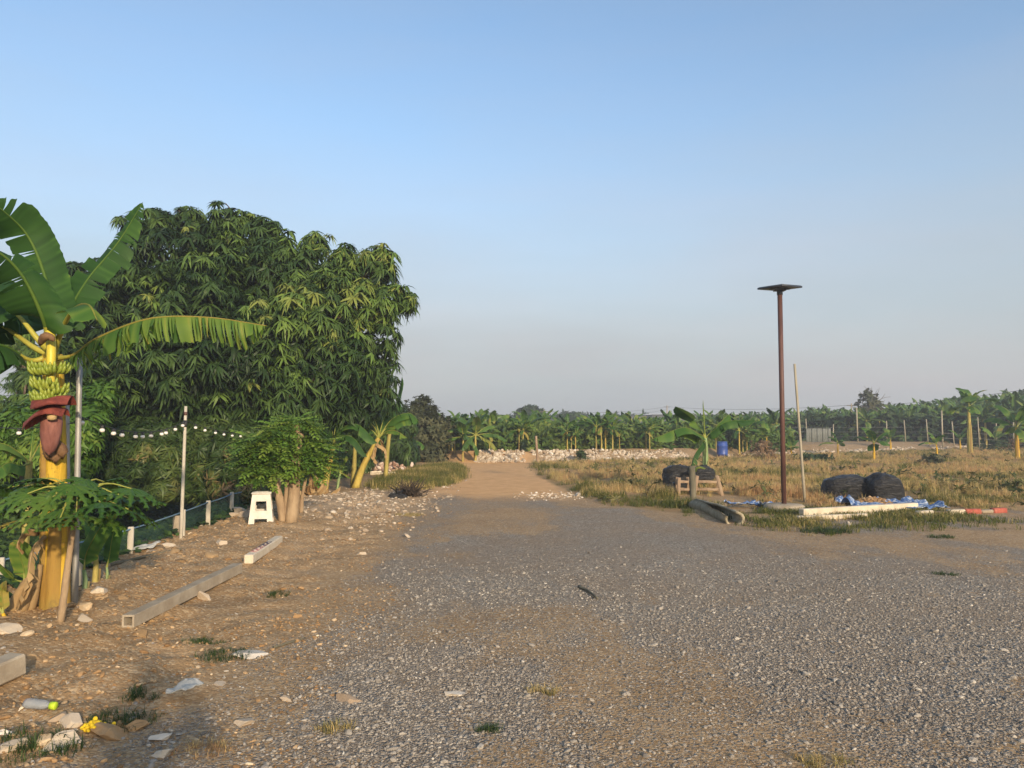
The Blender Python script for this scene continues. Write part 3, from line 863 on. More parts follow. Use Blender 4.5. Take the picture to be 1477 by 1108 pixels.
# top edge of the plantation against the sky, read off the photo
TOPX = [980, 1050, 1130, 1200, 1290, 1380, 1477, 1600]; TOPY = [597, 590, 586, 582, 576, 566, 555, 546]
for row, Y0 in enumerate((68, 73, 79, 86, 94, 104, 116)):
    for px in np.arange(1010 + 6 * (row % 2), 1545, (13.5, 14, 14.5, 15, 16, 17, 18)[row]):
        wx = (px - W_PX / 2) / F_PX
        Y = Y0 + rg.normal(0, 1.2) - (px - 1250) * .025
        if px < 1120 and row < 2: continue
        x = wx * Y + rg.normal(0, .4); z = float(H(x, Y))
        top = P(px, np.interp(px, TOPX, TOPY) + rg.uniform(-2, 9) + (5 if row < 2 else 0), Y)[2]
        s = np.clip((top - z) / 4.7, .5, 1.7)
        place(FP, k % 6, (x, Y, z), rg.uniform(0, 6.28), s); k += 1
print('plantation', k)

# front clumps with bare sunlit yellow stems
M_BLADE_SUN = M_BLADE
clumps = [(648, 672, 593, 3), (668, 671, 604, 1), (752, 664, 600, 2), (824, 660, 604, 3), (870, 660, 592, 4), (893, 662, 612, 1), (934, 659, 600, 2), (1070, 652, 594, 3), (1032, 654, 606, 1), (706, 665, 606, 1)]
FR = [banana_plant('yellow stemmed banana plant at the front of the row on the stone bank', 'front banana plants on the stone bank', 1900 + k, (0, 0, -50), 1.9, .062, 9, 1.6, .24, M_STEM_DY if k % 2 else M_STEM_B, far=True, tear=.35, droop=.7, e_lo=-.2, e_hi=1.45, curl=1.2, dead=1, lean=(0, 0)) for k in range(5)]
for fr in FR:
    for ch in fr.children:
        if ch.name.startswith('leaf_crown'): ch.data.materials[0] = M_BLADE
i = 0
for px, yb, yt, cnt in clumps:
    for q in range(cnt):
        px2 = px + (q - (cnt - 1) / 2) * rg.uniform(4, 9); wx = (px2 - W_PX / 2) / F_PX; Y = float(dyke_y(wx * 40)) + .9 + rg.uniform(0, 1.0)
        x = wx * Y; z = float(H(x, Y)) - .03; top = P(px2, yt + rg.uniform(0, 10), Y)[2]
        place(FR, i % 5, (x, Y, z), rg.uniform(0, 6.28), np.clip((top - z) / 3.1, .4, 1.6)); i += 1
# ---- young single plants standing in the dry field
def young(px, py, Y, ytop, seed, label, stem_mat=M_STEM_Y, n_leaf=6, lenf=.42, stem_f=.5, e_lo=.2, e_hi=1.35, wf=.10, lean=0, curl=1.0, var=.62, tear=.15, droop=.35, r=.05, name='banana_plant', grp='young banana plants in the dry field'):
    wx = (px - W_PX / 2) / F_PX; x = wx * Y; z = float(H(x, Y)); h = P(px, ytop, Y)[2] - z
    return banana_plant(label, grp, seed, (x, Y, z), h * stem_f, r, n_leaf, h * lenf, h * wf, stem_mat, leaf_parts=True, e_lo=e_lo, e_hi=e_hi, curl=curl, var=var, tear=tear, droop=droop, lean=(lean, 0), name=name, rz=seed * .7)
young(1259, 668, 38, 613, 11, 'young banana plant with broad spreading leaves, right of the lamp pole behind the black bags', n_leaf=6, stem_f=.48, lenf=.72, wf=.15, e_lo=.1, e_hi=1.3)
young(1349, 666, 39, 618, 12, 'young banana plant with sparse dark leaves left of the tallest field banana', n_leaf=4, stem_f=.5, lenf=.6, wf=.13, e_lo=.25, e_hi=1.35)
young(1397, 655, 48, 545, 13, 'tallest banana plant in the dry field with upright pale leaves', n_leaf=7, stem_f=.62, lenf=.40, wf=.085, r=.15, e_lo=.2, e_hi=1.5, curl=1.4, stem_mat=M_STEM_B)
young(1207, 650, 47, 612, 14, 'small banana plant just right of the thin leaning pole', n_leaf=6, stem_f=.35, lenf=.62, wf=.10)
young(1140, 648, 46, 618, 15, 'low broad leaved banana plant between the lamp pole and leaning pole', n_leaf=5, stem_f=.25, lenf=.6, wf=.14)
young(1283, 646, 55, 605, 16, 'small banana plant behind the broad leaved young plant', n_leaf=6, stem_f=.35, lenf=.6, wf=.09)
young(1465, 650, 40, 562, 17, 'banana plant cut by the right edge with wide drooping leaves', n_leaf=8, stem_f=.45, lenf=.55, wf=.10, e_lo=-.1, r=.12)
young(1383, 640, 56, 612, 18, 'small upright banana shoot left of the tallest field banana stem', n_leaf=4, stem_f=.4, lenf=.6, wf=.10, e_lo=.8)
young(1434, 640, 55, 607, 19, 'bright green banana shoot with one broad leaf before the plantation', n_leaf=3, stem_f=.35, lenf=.65, wf=.17, e_lo=1.1, var=.8)
young(1105, 648, 44, 598, 20, 'yellow stemmed banana plant behind the pinkish dry shrub', n_leaf=7, stem_f=.45, lenf=.5, wf=.09)

# ---- young banana rising behind the left black bags (big clean leaves)
def explicit_banana(name, label, base, stem_pts, r0, r1, stem_mat, leaves, group=None, rib_mat=M_RIB, cat='banana plant', nst=12, sheaths=6):
    base = np.asarray(base, float); root = thing(name, label, cat, tuple(base), 0, group)
    mb = MB(); pseudostem(mb, [np.asarray(p, float) - base for p in stem_pts], r0, r1, nst, np.random.default_rng(3), sheaths); mb.build('pseudostem', stem_mat, root)
    for k, lf in enumerate(leaves):
        pts, Wd, kw = lf; m = MB(); kw = dict(kw)
        mat = kw.pop('mat', M_BLADE); nm = kw.pop('name', 'leaf'); rbm = kw.pop('ribmat', rib_mat)
        banana_leaf(m, [np.asarray(p, float) - base for p in pts], Wd, rng=np.random.default_rng(60 + k), **kw)
        o = m.build(nm, [mat, rbm], root)
        if nm == 'dry_leaf': o['label'] = 'withered brown leaf'
    return root
D = 20.0
b = P(1018, 694, D); b[2] = float(H(b[0], b[1]))
c0 = P(1017, 632, D)
explicit_banana('banana_plant', 'young banana plant with big clean leaves and upright spear behind the black bags', b, [b, P(1018, 655, D), c0], .075, .05, M_STEM_G, [
    ([c0, P(1016, 605, D), P(1014, 577, D)], .035, dict(droop=1.2, n=8, tear=0, pet=.0, var=.7, rib=.022)),
    ([c0, P(1011, 620, D), P(998, 604, D + .1), P(974, 586, D - .2)], .30, dict(droop=.25, n=16, tear=.08, pet=.18, var=.66, rib=.016)),
    ([c0, P(1008, 626, D - .2), P(985, 617, D - .5), P(940, 634, D - .8)], .26, dict(droop=.9, n=18, tear=.2, pet=.16, var=.62, rib=.016, hang=.8)),
    ([c0, P(1030, 618, D + .2), P(1052, 597, D + .5)], .2, dict(droop=.5, n=14, tear=.12, pet=.25, var=.62)),
    ([c0, P(1028, 622, D - .1), P(1050, 608, D - .2), P(1090, 606, D - .2)], .22, dict(droop=1.0, n=18, tear=.3, pet=.15, var=.38, hang=.8)),
    ([c0, P(1012, 642, D - .2), P(1003, 655, D - .4), P(996, 680, D - .6)], .12, dict(droop=.9, n=12, tear=.2, pet=.12, var=.25, hang=.3)),
    ([c0, P(1006, 630, D), P(994, 622, D), P(985, 620, D + .6)], .14, dict(droop=.6, n=12, tear=.1, pet=.25, var=.55))], group='young banana plants in the dry field', rib_mat=M_RIB)

# ---- tall main banana at the left edge, with its bunch and flower
D = 7.2
base = onground(80, 874); base[2] -= .03; D = float(base[1])
cr = P(76, 512, D)
L = []
L.append(([cr, P(76, 455, D), P(62, 390, D + .05), P(36, 335, D), P(-12, 290, D - .3)], .215, dict(droop=.28, n=64, tear=.075, pet=.13, var=.36, rib=.034, across=3, hang=.2, side=(0, -1, .25))))
L.append(([cr, P(60, 455, D - .3), P(30, 395, D - .5), P(-10, 360, D - .7), P(-60, 355, D - .9)], .25, dict(droop=.5, n=60, tear=.085, pet=.16, var=.32, rib=.030, across=3, hang=.5, side=(0, -.8, .6))))
L.append(([cr, P(93, 462, D + .1), P(125, 405, D + .3), P(170, 350, D + .4), P(206, 292, D + .4)], .195, dict(droop=.45, n=64, tear=.30, pet=.17, var=.26, rib=.020, across=3, hang=.6, tipw=.35, side=(0, -1, .35), gap=.008)))
L.append(([cr + [.02, -.05, -.04], P(106, 512, D - .2), P(140, 488, D - .3), P(215, 460, D - .4), P(300, 458, D - .35), P(384, 470, D - .3)], .25, dict(droop=1.30, n=90, tear=.58, pet=.17, var=.66, rib=.022, across=3, hang=.95, gap=.012, tipw=.12)))
L.append(([cr, P(92, 470, D - .2), P(108, 445, D - .6), P(128, 440, D - 1.1), P(140, 462, D - 1.2)], .15, dict(droop=.7, n=16, tear=.1, pet=.45, var=.66, rib=.022, across=3, hang=.6)))
L.append(([cr, P(55, 490, D - .1), P(22, 452, D - .1), P(-20, 432, D), P(-90, 440, D)], .34, dict(droop=.8, n=30, tear=.2, pet=.46, var=.25, rib=.026, across=3, hang=.7)))
L.append(([cr, P(50, 502, D), P(5, 472, D + .2), P(-45, 462, D + .2), P(-110, 490, D + .2)], .32, dict(droop=.9, n=30, tear=.25, pet=.46, var=.25, rib=.026, across=3, hang=.8)))
L.append(([cr, P(45, 520, D - .1), P(8, 500, D - .4), P(-22, 500, D - .6), P(-70, 530, D - .8)], .26, dict(droop=1.0, n=30, tear=.3, pet=.34, var=.25, rib=.024, across=3, hang=.9)))
L.append(([cr, P(70, 470, D + .2), P(45, 430, D + .6), P(5, 400, D + 1.0), P(-50, 400, D + 1.2)], .34, dict(droop=.7, n=18, tear=.2, pet=.25, var=.3, rib=.026, across=3, hang=.6)))
L.append(([P(66, 770, D), P(40, 765, D - .15), P(25, 785, D - .25), P(32, 800, D - .2)], .05, dict(droop=1.3, n=14, tear=.6, pet=.05, var=.3, mat=M_DRYLEAF, ribmat=M_DRYLEAF, name='dry_leaf')))
L.append(([P(64, 775, D - .15), P(48, 790, D - .3), P(40, 830, D - .4), P(22, 880, D - .35)], .07, dict(droop=1.2, n=16, tear=.55, pet=.05, var=.75, mat=M_DRYLEAF, ribmat=M_DRYLEAF, name='dry_leaf')))
main = explicit_banana('banana_plant', 'tall fruiting banana plant with yellow stem, green bunch and red flower at the left edge', base,
                       [base, P(79, 780, D), P(79, 640, D), cr], .106, .080, M_STEM_Y, L, rib_mat=M_RIB_Y, nst=18, sheaths=9)
def loc_(p): return np.asarray(p, float) - base
M_STALK = mat_plain('bunch_stalk', (.50, .42, .04), (.62, .50, .06), .4, 6, .1, 40)
M_FRUIT = mat_plain('green_banana', (.15, .22, .025), (.29, .33, .05), .4, 9, .1, 60, spec=.4)
M_BRACT = mat_plain('red_bract', (.11, .022, .018), (.26, .065, .045), .7, 14, .5, 40)
M_BUD = mat_plain('dusty_pink_bud', (.13, .045, .036), (.30, .13, .10), .75, 16, .5, 40, stretch=(1, 1, .3))
M_CREAM = mat_plain('cream_flower', (.46, .31, .14), (.60, .44, .23), .6, 9, .2, 50)
M_BROWN = mat_plain('dry_brown_sheath', (.10, .05, .025), (.24, .14, .07), .8, 9, .5, 40)
Df = D - .30
mb = MB(); tube(mb, [loc_(p) for p in catmull([P(70, 500, D), P(71, 478, D - .15), P(74, 500, Df + .06), P(73, 545, Df + .04), P(73, 600, Df + .04)], 16)], np.linspace(.042, .034, 16), 10)
mb.build('bunch_stalk', M_STALK, main)
mb = MB(); tube(mb, [loc_(p) for p in catmull([P(58, 498, Df - .02), P(62, 487, Df - .06), P(72, 485, Df - .06), P(78, 492, Df - .05)], 8)], [.01, .03, .038, .04, .036, .03, .022, .01], 8, wob=.25)
mb.build('withered_bract', M_BROWN, main)
def finger(mb, p0, out, down, l, r, var=.5):
    out = nrm(out); pts = [p0, p0 + out * l * .35 + down * l * .12, p0 + out * l * .62 - down * l * .12, p0 + out * l * .72 - down * l * .50]
    tube(mb, catmull(pts, 7), [r * .5, r * .95, r, r, r * .95, r * .7, r * .25], 6, 0, var)
for (hx, hy, n, l) in ((60, 532, 8, .14), (92, 530, 8, .135), (68, 553, 10, .14), (92, 560, 7, .13), (62, 572, 8, .125), (82, 572, 8, .125)):
    c = loc_(P(hx, hy, Df)); mb = MB(); rg2 = np.random.default_rng(hx)
    ctr = loc_(P(73, hy, Df + .04))
    for row in range(2):
        for q in range(n):
            a = -PI / 2 + (q / (n - 1) - .5) * 2.2 + (hx - 75) * .022
            o_ = np.array([math.cos(a), math.sin(a), 0])
            finger(mb, ctr + o_ * .035 + np.array([(hx - 75) * .0022, 0, -.035 * row]), o_ + rg2.normal(0, .08, 3), np.array([0, 0, -.7]), l * rg2.uniform(.85, 1.1), .0165)
    mb.build('banana_hand', M_FRUIT, main)
# flower: pink bud hanging point down, two opened dark red bracts, cream florets under them
mb = MB(); bx = loc_(P(76, 587, Df))
prof = [(.0, .0), (.055, -.03), (.084, -.06), (.098, -.14), (.094, -.24), (.078, -.33), (.05, -.40), (.004, -.44)]
lathe(mb, np.array(prof) * [.86, .92], bx, 14, rot=roty(.04))
bud = mb.build('flower_bud', M_BUD, main)
def bract(pts, wd, cup):
    m = MB(); p = catmull([loc_(q) for q in pts], 9); n = 7; V = []
    for i, q in enumerate(p):
        ww = wd * math.sin(PI * (.12 + .86 * i / 8)) ** .6
        for j in range(n):
            f = j / (n - 1) * 2 - 1
            V.append(q + np.array([0, -1, 0]) * f * ww + np.array([0, 0, 1]) * cup * (f * f - .5) * -1)
    F_ = [(i * n + j, i * n + j + 1, (i + 1) * n + j + 1, (i + 1) * n + j) for i in range(8) for j in range(n - 1)]
    V = np.array(V); k = len(V); V2 = V + np.array([0, 0, .008])
    m.add(np.vstack([V, V2]), F_ + [tuple(np.array(f[::-1]) + k) for f in F_]); return m.build('bract', M_BRACT, bud)
bract([P(104, 578, Df - .05), P(85, 578, Df - .1), P(65, 583, Df - .12), P(46, 585, Df - .1)], .13, .07)
bract([P(96, 596, Df - .02), P(78, 592, Df - .1), P(58, 598, Df - .12), P(34, 616, Df - .1)], .10, .06)
mb = MB()
for (fx, fy, r) in ((75, 596, .040),):
    lathe(mb, [(0, .03), (r * .8, .025), (r, -.01), (r * .9, -.05), (r * .3, -.06)], loc_(P(fx, fy, Df - .11)), 10)
mb.build('floret', M_CREAM, bud)
mb = MB()
for (x0, y0, x1, y1, r) in ((66, 640, 72, 664, .05), (84, 636, 90, 662, .045), (76, 648, 80, 668, .04)):
    tube(mb, [loc_(p) for p in catmull([P(x0, y0, D - .12), P((x0 + x1) / 2 + 2, (y0 + y1) / 2, D - .17), P(x1, y1, D - .12)], 6)], [.01, r * .8, r, r, r * .6, .01], 8, wob=.25)
mb.build('old_sheath', M_BROWN, main)

# ---- suckers round the big banana
def sucker(label, base_px, leaves, D, r=.022, h_px=None, mat=M_STEM_G, grp='banana suckers at the foot of the tall banana'):
    b = P(*base_px, D); b[2] = float(H(b[0], b[1])) - .02
    t = P(*h_px, D)
    return explicit_banana('banana_sucker', label, b, [b, (b + t) / 2 + [.01, 0, 0], t], r, r * .7, mat, [([t] + [P(x, y, D + dd) for x, y, dd in pts], wd, dict(droop=.3, n=14, tear=.04, pet=.12, across=3, rib=.009, hang=.3, **kw)) for pts, wd, kw in leaves], group=grp, cat='banana sucker', nst=8, sheaths=2)
sucker('banana sucker whose broad leaf leans right, right of the papaya stem', (122, 848), [([(124, 800, 0), (136, 775, -.05), (160, 735, -.1)], .11, dict(var=.62, side=(0, -1, .3)))], 7.3, .024, (121, 822))
sucker('stout banana sucker with pale bare stalk and folded leaf behind it', (137, 838), [([(136, 790, 0), (133, 765, .1), (118, 745, .2)], .07, dict(var=.6)), ([(150, 760, .05), (163, 748, 0), (170, 735, -.1)], .03, dict(var=.7))], 7.6, .03, (137, 785), M_STEM_B)
sucker('thin banana sucker with a single upright narrow leaf', (153, 828), [([(158, 800, 0), (162, 775, -.02), (168, 757, -.03)], .085, dict(var=.55, side=(0, -1, .2)))], 7.7, .016, (154, 818))
sucker('yellow green banana sucker with two curled leaves left of the tall banana', (36, 868), [([(34, 820, 0), (28, 800, -.05), (27, 778, -.1)], .09, dict(var=.85, side=(.3, -1, 0))), ([(20, 835, 0), (5, 820, -.1), (-15, 800, -.2)], .05, dict(var=.8))], 6.9, .02, (35, 840))
sucker('yellowing banana shoot cut by the left edge', (6, 900), [([(4, 870, 0), (3, 850, 0), (10, 842, -.1)], .05, dict(var=.95, side=(0, -1, .2))), ([(-10, 860, 0), (-20, 835, 0)], .05, dict(var=.9))], 6.4, .02, (4, 885), M_STEM_Y)

# ---- small bananas on the left verge under the mango
def stub(name, label, base_px, Dd, pts, r0, r1, mat, leaves, grp='banana plants on the verge under the mango tree'):
    b = P(*base_px, Dd); b[2] = float(H(b[0], b[1])) - .03
    return explicit_banana(name, label, b, [b] + [P(x, y, Dd + dd) for x, y, dd in pts], r0, r1, mat, [([P(*pts[-1][:2], Dd + pts[-1][2])] + [P(x, y, Dd + dd) for x, y, dd in lp], wd, kw) for lp, wd, kw in leaves], group=grp, nst=10, sheaths=5)
lf = lambda **k: dict(dict(droop=.7, n=14, tear=.25, pet=.2, across=2, rib=.014, hang=.6), **k)
stub('banana_plant', 'leaning banana stem with yellow base under the mango, right of the pruned trunks', (467, 714), 18.6, [(472, 685, 0), (481, 643, 0)], .085, .05, M_STEM_DY, [
    ([(488, 622, -.1), (515, 612, -.3), (545, 640, -.4)], .22, lf(var=.35)), ([(478, 620, .2), (455, 608, .3), (430, 630, .3)], .22, lf(var=.3)), ([(484, 615, 0), (492, 590, .2), (510, 580, .4)], .2, lf(var=.35)), ([(490, 630, -.3), (510, 632, -.5), (530, 660, -.6)], .16, lf(var=.4))])
stub('banana_plant', 'slim banana plant with splayed pale stalks and a straight brown stem', (509, 700), 20.6, [(511, 670, 0), (512, 645, 0)], .07, .045, M_STEM_B, [
    ([(504, 632, -.1), (497, 630, -.2)], .02, lf(var=.6)), ([(512, 628, 0), (510, 618, 0), (506, 604, .1)], .12, lf(var=.4)), ([(518, 634, 0), (530, 628, 0), (552, 640, 0)], .2, lf(var=.45)), ([(516, 625, .2), (525, 605, .4), (545, 595, .6)], .22, lf(var=.35))])
stub('banana_plant', 'yellow banana plant leaning hard to the right with ragged brown sheaths', (512, 702), 20.2, [(525, 670, 0), (546, 632, 0)], .10, .055, M_STEM_DY, [
    ([(538, 655, -.12), (545, 668, -.14)], .09, lf(var=.5, mat=M_DRYLEAF, ribmat=M_DRYLEAF, name='dry_leaf')), ([(545, 640, -.1), (556, 648, -.15), (558, 662, -.15)], .09, lf(var=.8, mat=M_DRYLEAF, ribmat=M_DRYLEAF, name='dry_leaf')), ([(565, 605, .1), (590, 596, .2), (604, 608, .2)], .24, lf(var=.5)), ([(535, 620, 0), (520, 622, -.1), (508, 640, -.2)], .2, lf(var=.45)),
    ([(551, 612, 0), (555, 600, 0)], .03, lf(var=.8, pet=.5)), ([(544, 615, 0), (536, 596, 0)], .03, lf(var=.8, pet=.5)), ([(560, 615, .1), (580, 603, .2), (598, 602, .2)], .28, lf(var=.55, droop=.8)),
    ([(558, 622, -.1), (572, 622, -.2), (588, 632, -.3)], .14, lf(var=.72)), ([(552, 610, .3), (562, 590, .6), (578, 580, .9)], .25, lf(var=.4)), ([(541, 618, .1), (530, 605, .2), (520, 590, .3)], .05, lf(var=.75, pet=.5)), ([(553, 640, .1), (552, 655, .1)], .08, lf(var=.5, mat=M_DRYLEAF, ribmat=M_DRYLEAF, name='dry_leaf'))])
stub('banana_sucker', 'small banana sucker with upright light green leaves between two banana stems', (486, 706), 19.6, [(489, 690, 0), (491, 683, 0)], .03, .022, M_STEM_G, [
    ([(494, 668, 0), (500, 657, -.05)], .09, lf(var=.75, tear=.05)), ([(486, 672, 0), (478, 668, .1)], .07, lf(var=.6, tear=.05)), ([(498, 684, 0), (506, 690, -.1)], .05, lf(var=.7, tear=.05))])
stub('banana_plant', 'pair of thin pale banana stems with bushy leaves beyond the leaning yellow banana', (573, 672), 33, [(574, 650, 0), (573, 632, 0)], .10, .07, M_STEM_B, [
    ([(580, 622, 0), (590, 616, 0), (600, 628, 0)], .28, lf(var=.4)), ([(566, 620, 0), (556, 620, 0), (546, 634, 0)], .28, lf(var=.4)), ([(574, 615, .4), (576, 604, .6), (584, 600, .8)], .26, lf(var=.4)), ([(570, 636, -.5), (560, 640, -.7), (552, 650, -.8)], .22, lf(var=.5))])
stub('banana_plant', 'banana plant with a big flat leaf in front of the dark grey bush', (583, 672), 32, [(584, 655, 0), (586, 640, 0)], .08, .05, M_STEM_B, [
    ([(596, 636, 0), (606, 638, 0), (613, 645, 0)], .24, lf(var=.55)), ([(584, 628, 0), (590, 620, .1), (598, 616, .2)], .25, lf(var=.45)), ([(578, 632, 0), (570, 630, 0)], .2, lf(var=.45)), ([(584, 655, -.3), (578, 660, -.5)], .2, lf(var=.75))])
stub('banana_plant', 'tall banana plant with one upright leaf showing beside the right edge of the mango crown', (556, 672), 24, [(560, 640, 0), (566, 605, 0)], .07, .045, M_STEM_B, [
    ([(572, 580, 0), (576, 562, 0), (580, 543, 0)], .20, lf(var=.3, tear=.1)), ([(578, 600, 0), (592, 596, 0), (604, 610, 0)], .28, lf(var=.4)), ([(556, 595, .2), (548, 590, .3)], .25, lf(var=.3))])
# plants beyond the ditch at far left
stub('banana_plant', 'small banana plant with long arching leaves beyond the ditch at far left', (38, 700), 11.5, [(40, 685, 0), (43, 668, 0)], .05, .03, M_STEM_B, [
    ([(30, 655, -.2), (5, 640, -.4), (-30, 640, -.6)], .17, lf(var=.7)), ([(30, 672, -.4), (10, 668, -.6), (-15, 690, -.9)], .15, lf(var=.7)), ([(46, 640, .1), (48, 622, .2)], .03, lf(var=.7)), ([(52, 650, .1), (60, 638, .2), (72, 640, .4)], .12, lf(var=.55))], grp=None)
# dead leaf heap by the verge stems
# ================================================================== trees and shrubs with real leaves
def leaf_blade(l, wd, fold=.15, bend=.25):
    """6-vertex lance leaf along +x, drooping to its tip"""
    V = np.array([[0, 0, 0], [.33 * l, wd / 2, -bend * l * .06], [.33 * l, -wd / 2, -bend * l * .06], [.70 * l, wd * .42, -bend * l * .42], [.70 * l, -wd * .42, -bend * l * .42], [l, 0, -bend * l]])
    return V, [np.array([(0, 2, 1), (3, 4, 5)]), np.array([(1, 2, 4, 3)])]

def rosette(rng, n, l, wd, e_lo, e_hi, bend):
    """a tuft of long drooping leaves as mango twigs carry them"""
    mb = MB()
    for k in range(n):
        V, F_ = leaf_blade(l * rng.uniform(.7, 1.1), wd * rng.uniform(.8, 1.2), bend=bend * rng.uniform(.6, 1.4))
        R = rotz(k * 2.4 + rng.normal(0, .3)) @ roty(-(e_lo + (e_hi - e_lo) * rng.random())) @ rotx(rng.normal(0, .35))
        mb.add(V @ R.T + [0, 0, -.25 * l * k / n], F_)
    return np.concatenate(mb.V), mb

def bake_rosettes(out, protos, pts, axes, scl, var, rng):
    which = rng.integers(0, len(protos), len(pts)); R = frames(axes, rng) * scl[:, None, None]
    for k, (bv, tb) in enumerate(protos):
        i = np.where(which == k)[0]
        if not len(i): continue
        tri = np.concatenate([f for f in tb.F if f.shape[1] == 3]); qd = [f for f in tb.F if f.shape[1] == 4]
        fs = [tri] + ([np.concatenate(qd)] if qd else [])
        scatter(out, bv, fs, R[i], pts[i], var[i])

def blob_points(blobs, n, rng, inner=.25, keep_in=.12, squash=.85, rough=.22):
    """points near the skins of a union of lumps, lumpy and gappy"""
    c = np.array([b[:3] for b in blobs], float); r = np.array([b[3] for b in blobs], float)
    pr = r ** 2 / (r ** 2).sum(); w_ = rng.choice(len(r), n, p=pr)
    d = nrm(rng.normal(size=(n, 3)))
    lump = vnoise(d[:, 0] * 3 + w_ * 7.3 + 50, d[:, 2] * 3 + d[:, 1] * 2.1 + 50, 7)
    rad = r[w_] * (1 - rough + 2 * rough * lump) * (1 - inner * rng.random(n) ** 2)
    p = c[w_] + d * rad[:, None] * np.array([1, 1, squash])
    inside = np.zeros(n, bool)
    for k in range(len(r)):
        q = (p - c[k]) / np.array([1, 1, squash]); inside |= (np.linalg.norm(q, axis=1) < r[k] * .72) & (w_ != k)
    ok = (~inside) | (rng.random(n) < keep_in)
    return p[ok], d[ok], w_[ok], lump[ok]

def limbs(mb, base, fork, ends, r0, rng, mat=0, twigs=True):
    trunk = catmull([base, (np.asarray(base) + fork) / 2 + rng.normal(0, .08, 3), fork], 8)
    tube(mb, trunk, np.linspace(r0, r0 * .75, 8), 10, mat, wob=.08, rng=rng)
    for e in ends:
        e = np.asarray(e, float); m = (fork + e) / 2 + rng.normal(0, .15, 3) + [0, 0, .15]
        l = catmull([fork, m, e], 8); tube(mb, l, np.linspace(r0 * .5, r0 * .10, 8), 7, mat, wob=.06, rng=rng)
        if twigs:
            for _ in range(4):
                i = rng.integers(3, 8); q = l[i] + nrm(rng.normal(size=3)) * rng.uniform(.3, .8) * np.linalg.norm(e - fork) * .12
                tube(mb, catmull([l[i], (l[i] + q) / 2 + rng.normal(0, .05, 3), q], 5), np.linspace(r0 * .12, r0 * .03, 5), 5, mat, cap=False)

M_BARK = mat_plain('bark', (.07, .05, .035), (.20, .15, .10), .9, 5, .8, 22, spec=.1, stretch=(1, 1, .35), bdist=.03)
M_BARK_PALE = mat_plain('pale_bark', (.22, .15, .09), (.42, .31, .19), .85, 6, .6, 25, spec=.15, stretch=(1, 1, .4), bdist=.02)
M_MANGO = mat_leaf('mango_leaf', [(0, (.011, .026, .008)), (.3, (.028, .058, .015)), (.6, (.062, .108, .026)), (.85, (.115, .19, .036)), (1, (.19, .22, .05))], trans=.12, rough=.5, spec=.22, objvar=.0, nscale=.9)
M_HEDGE = mat_leaf('hedge_leaf', [(0, (.018, .040, .010)), (.35, (.04, .075, .016)), (.65, (.09, .13, .028)), (.85, (.20, .17, .06)), (1, (.28, .18, .09))], trans=.2, rough=.5, spec=.3, objvar=.0, nscale=.9)
M_LIGHTLEAF = mat_leaf('light_green_leaf', [(0, (.03, .075, .012)), (.4, (.065, .14, .02)), (.7, (.12, .22, .03)), (1, (.22, .29, .05))], trans=.3, rough=.45, spec=.35, objvar=.0, nscale=1.5)
M_DULL = mat_leaf('dull_leaf', [(0, (.026, .032, .016)), (.5, (.062, .072, .035)), (1, (.13, .125, .06))], trans=.15, rough=.6, spec=.2, objvar=.1)
M_FARLEAF = mat_leaf('far_leaf', [(0, (.022, .042, .018)), (.5, (.04, .07, .026)), (1, (.08, .11, .04))], trans=.15, rough=.6, spec=.2, objvar=.2)

def leafy(name, label, cat, blobs, protos, n, mat, trunk=None, group=None, seed=1, scl=(.8, 1.25), var0=.45, varamp=.5, up=.5, inner=.3, keep_in=.12, bark=M_BARK, rough=.22, vfun=None, squash=.85, crown='crown', rvar=.10):
    rng = np.random.default_rng(seed)
    b0 = trunk[0] if trunk else np.array(blobs[0][:3]) * [1, 1, 0] + [0, 0, float(H(blobs[0][0], blobs[0][1]))]
    b0 = np.asarray(b0, float)
    root = thing(name, label, cat, tuple(b0), 0, group)
    p, d, w_, lump = blob_points(blobs, n, rng, inner, keep_in, squash, rough)
    tone = rng.normal(0, .12, len(blobs))[w_]
    var = var0 + varamp * (lump - .5) + tone + rng.normal(0, rvar, len(p))
    if vfun is not None: var = vfun(p, var)
    mb = MB()
    bake_rosettes(mb, protos, p - b0, nrm(d * (1 - up) + np.array([0, 0, up])), rng.uniform(*scl, len(p)), np.clip(var, 0, 1), rng)
    mb.build(crown, mat, root)
    if trunk:
        mt = MB(); limbs(mt, np.zeros(3), np.asarray(trunk[1], float) - b0, [np.array(b[:3]) - b0 for b in blobs], trunk[2], rng)
        mt.build('trunk', bark, root)
    return root

rg = np.random.default_rng(2024)
ROS = [rosette(rg, 17, .215, .046, -.15, .45, 1.15) for _ in range(6)]
ROS_UP = [rosette(rg, 15, .23, .03, -.5, .5, .9) for _ in range(5)]
def B(px, py, rpx, Y):
    p = P(px, py, Y); return (*p, rpx * Y / F_PX)

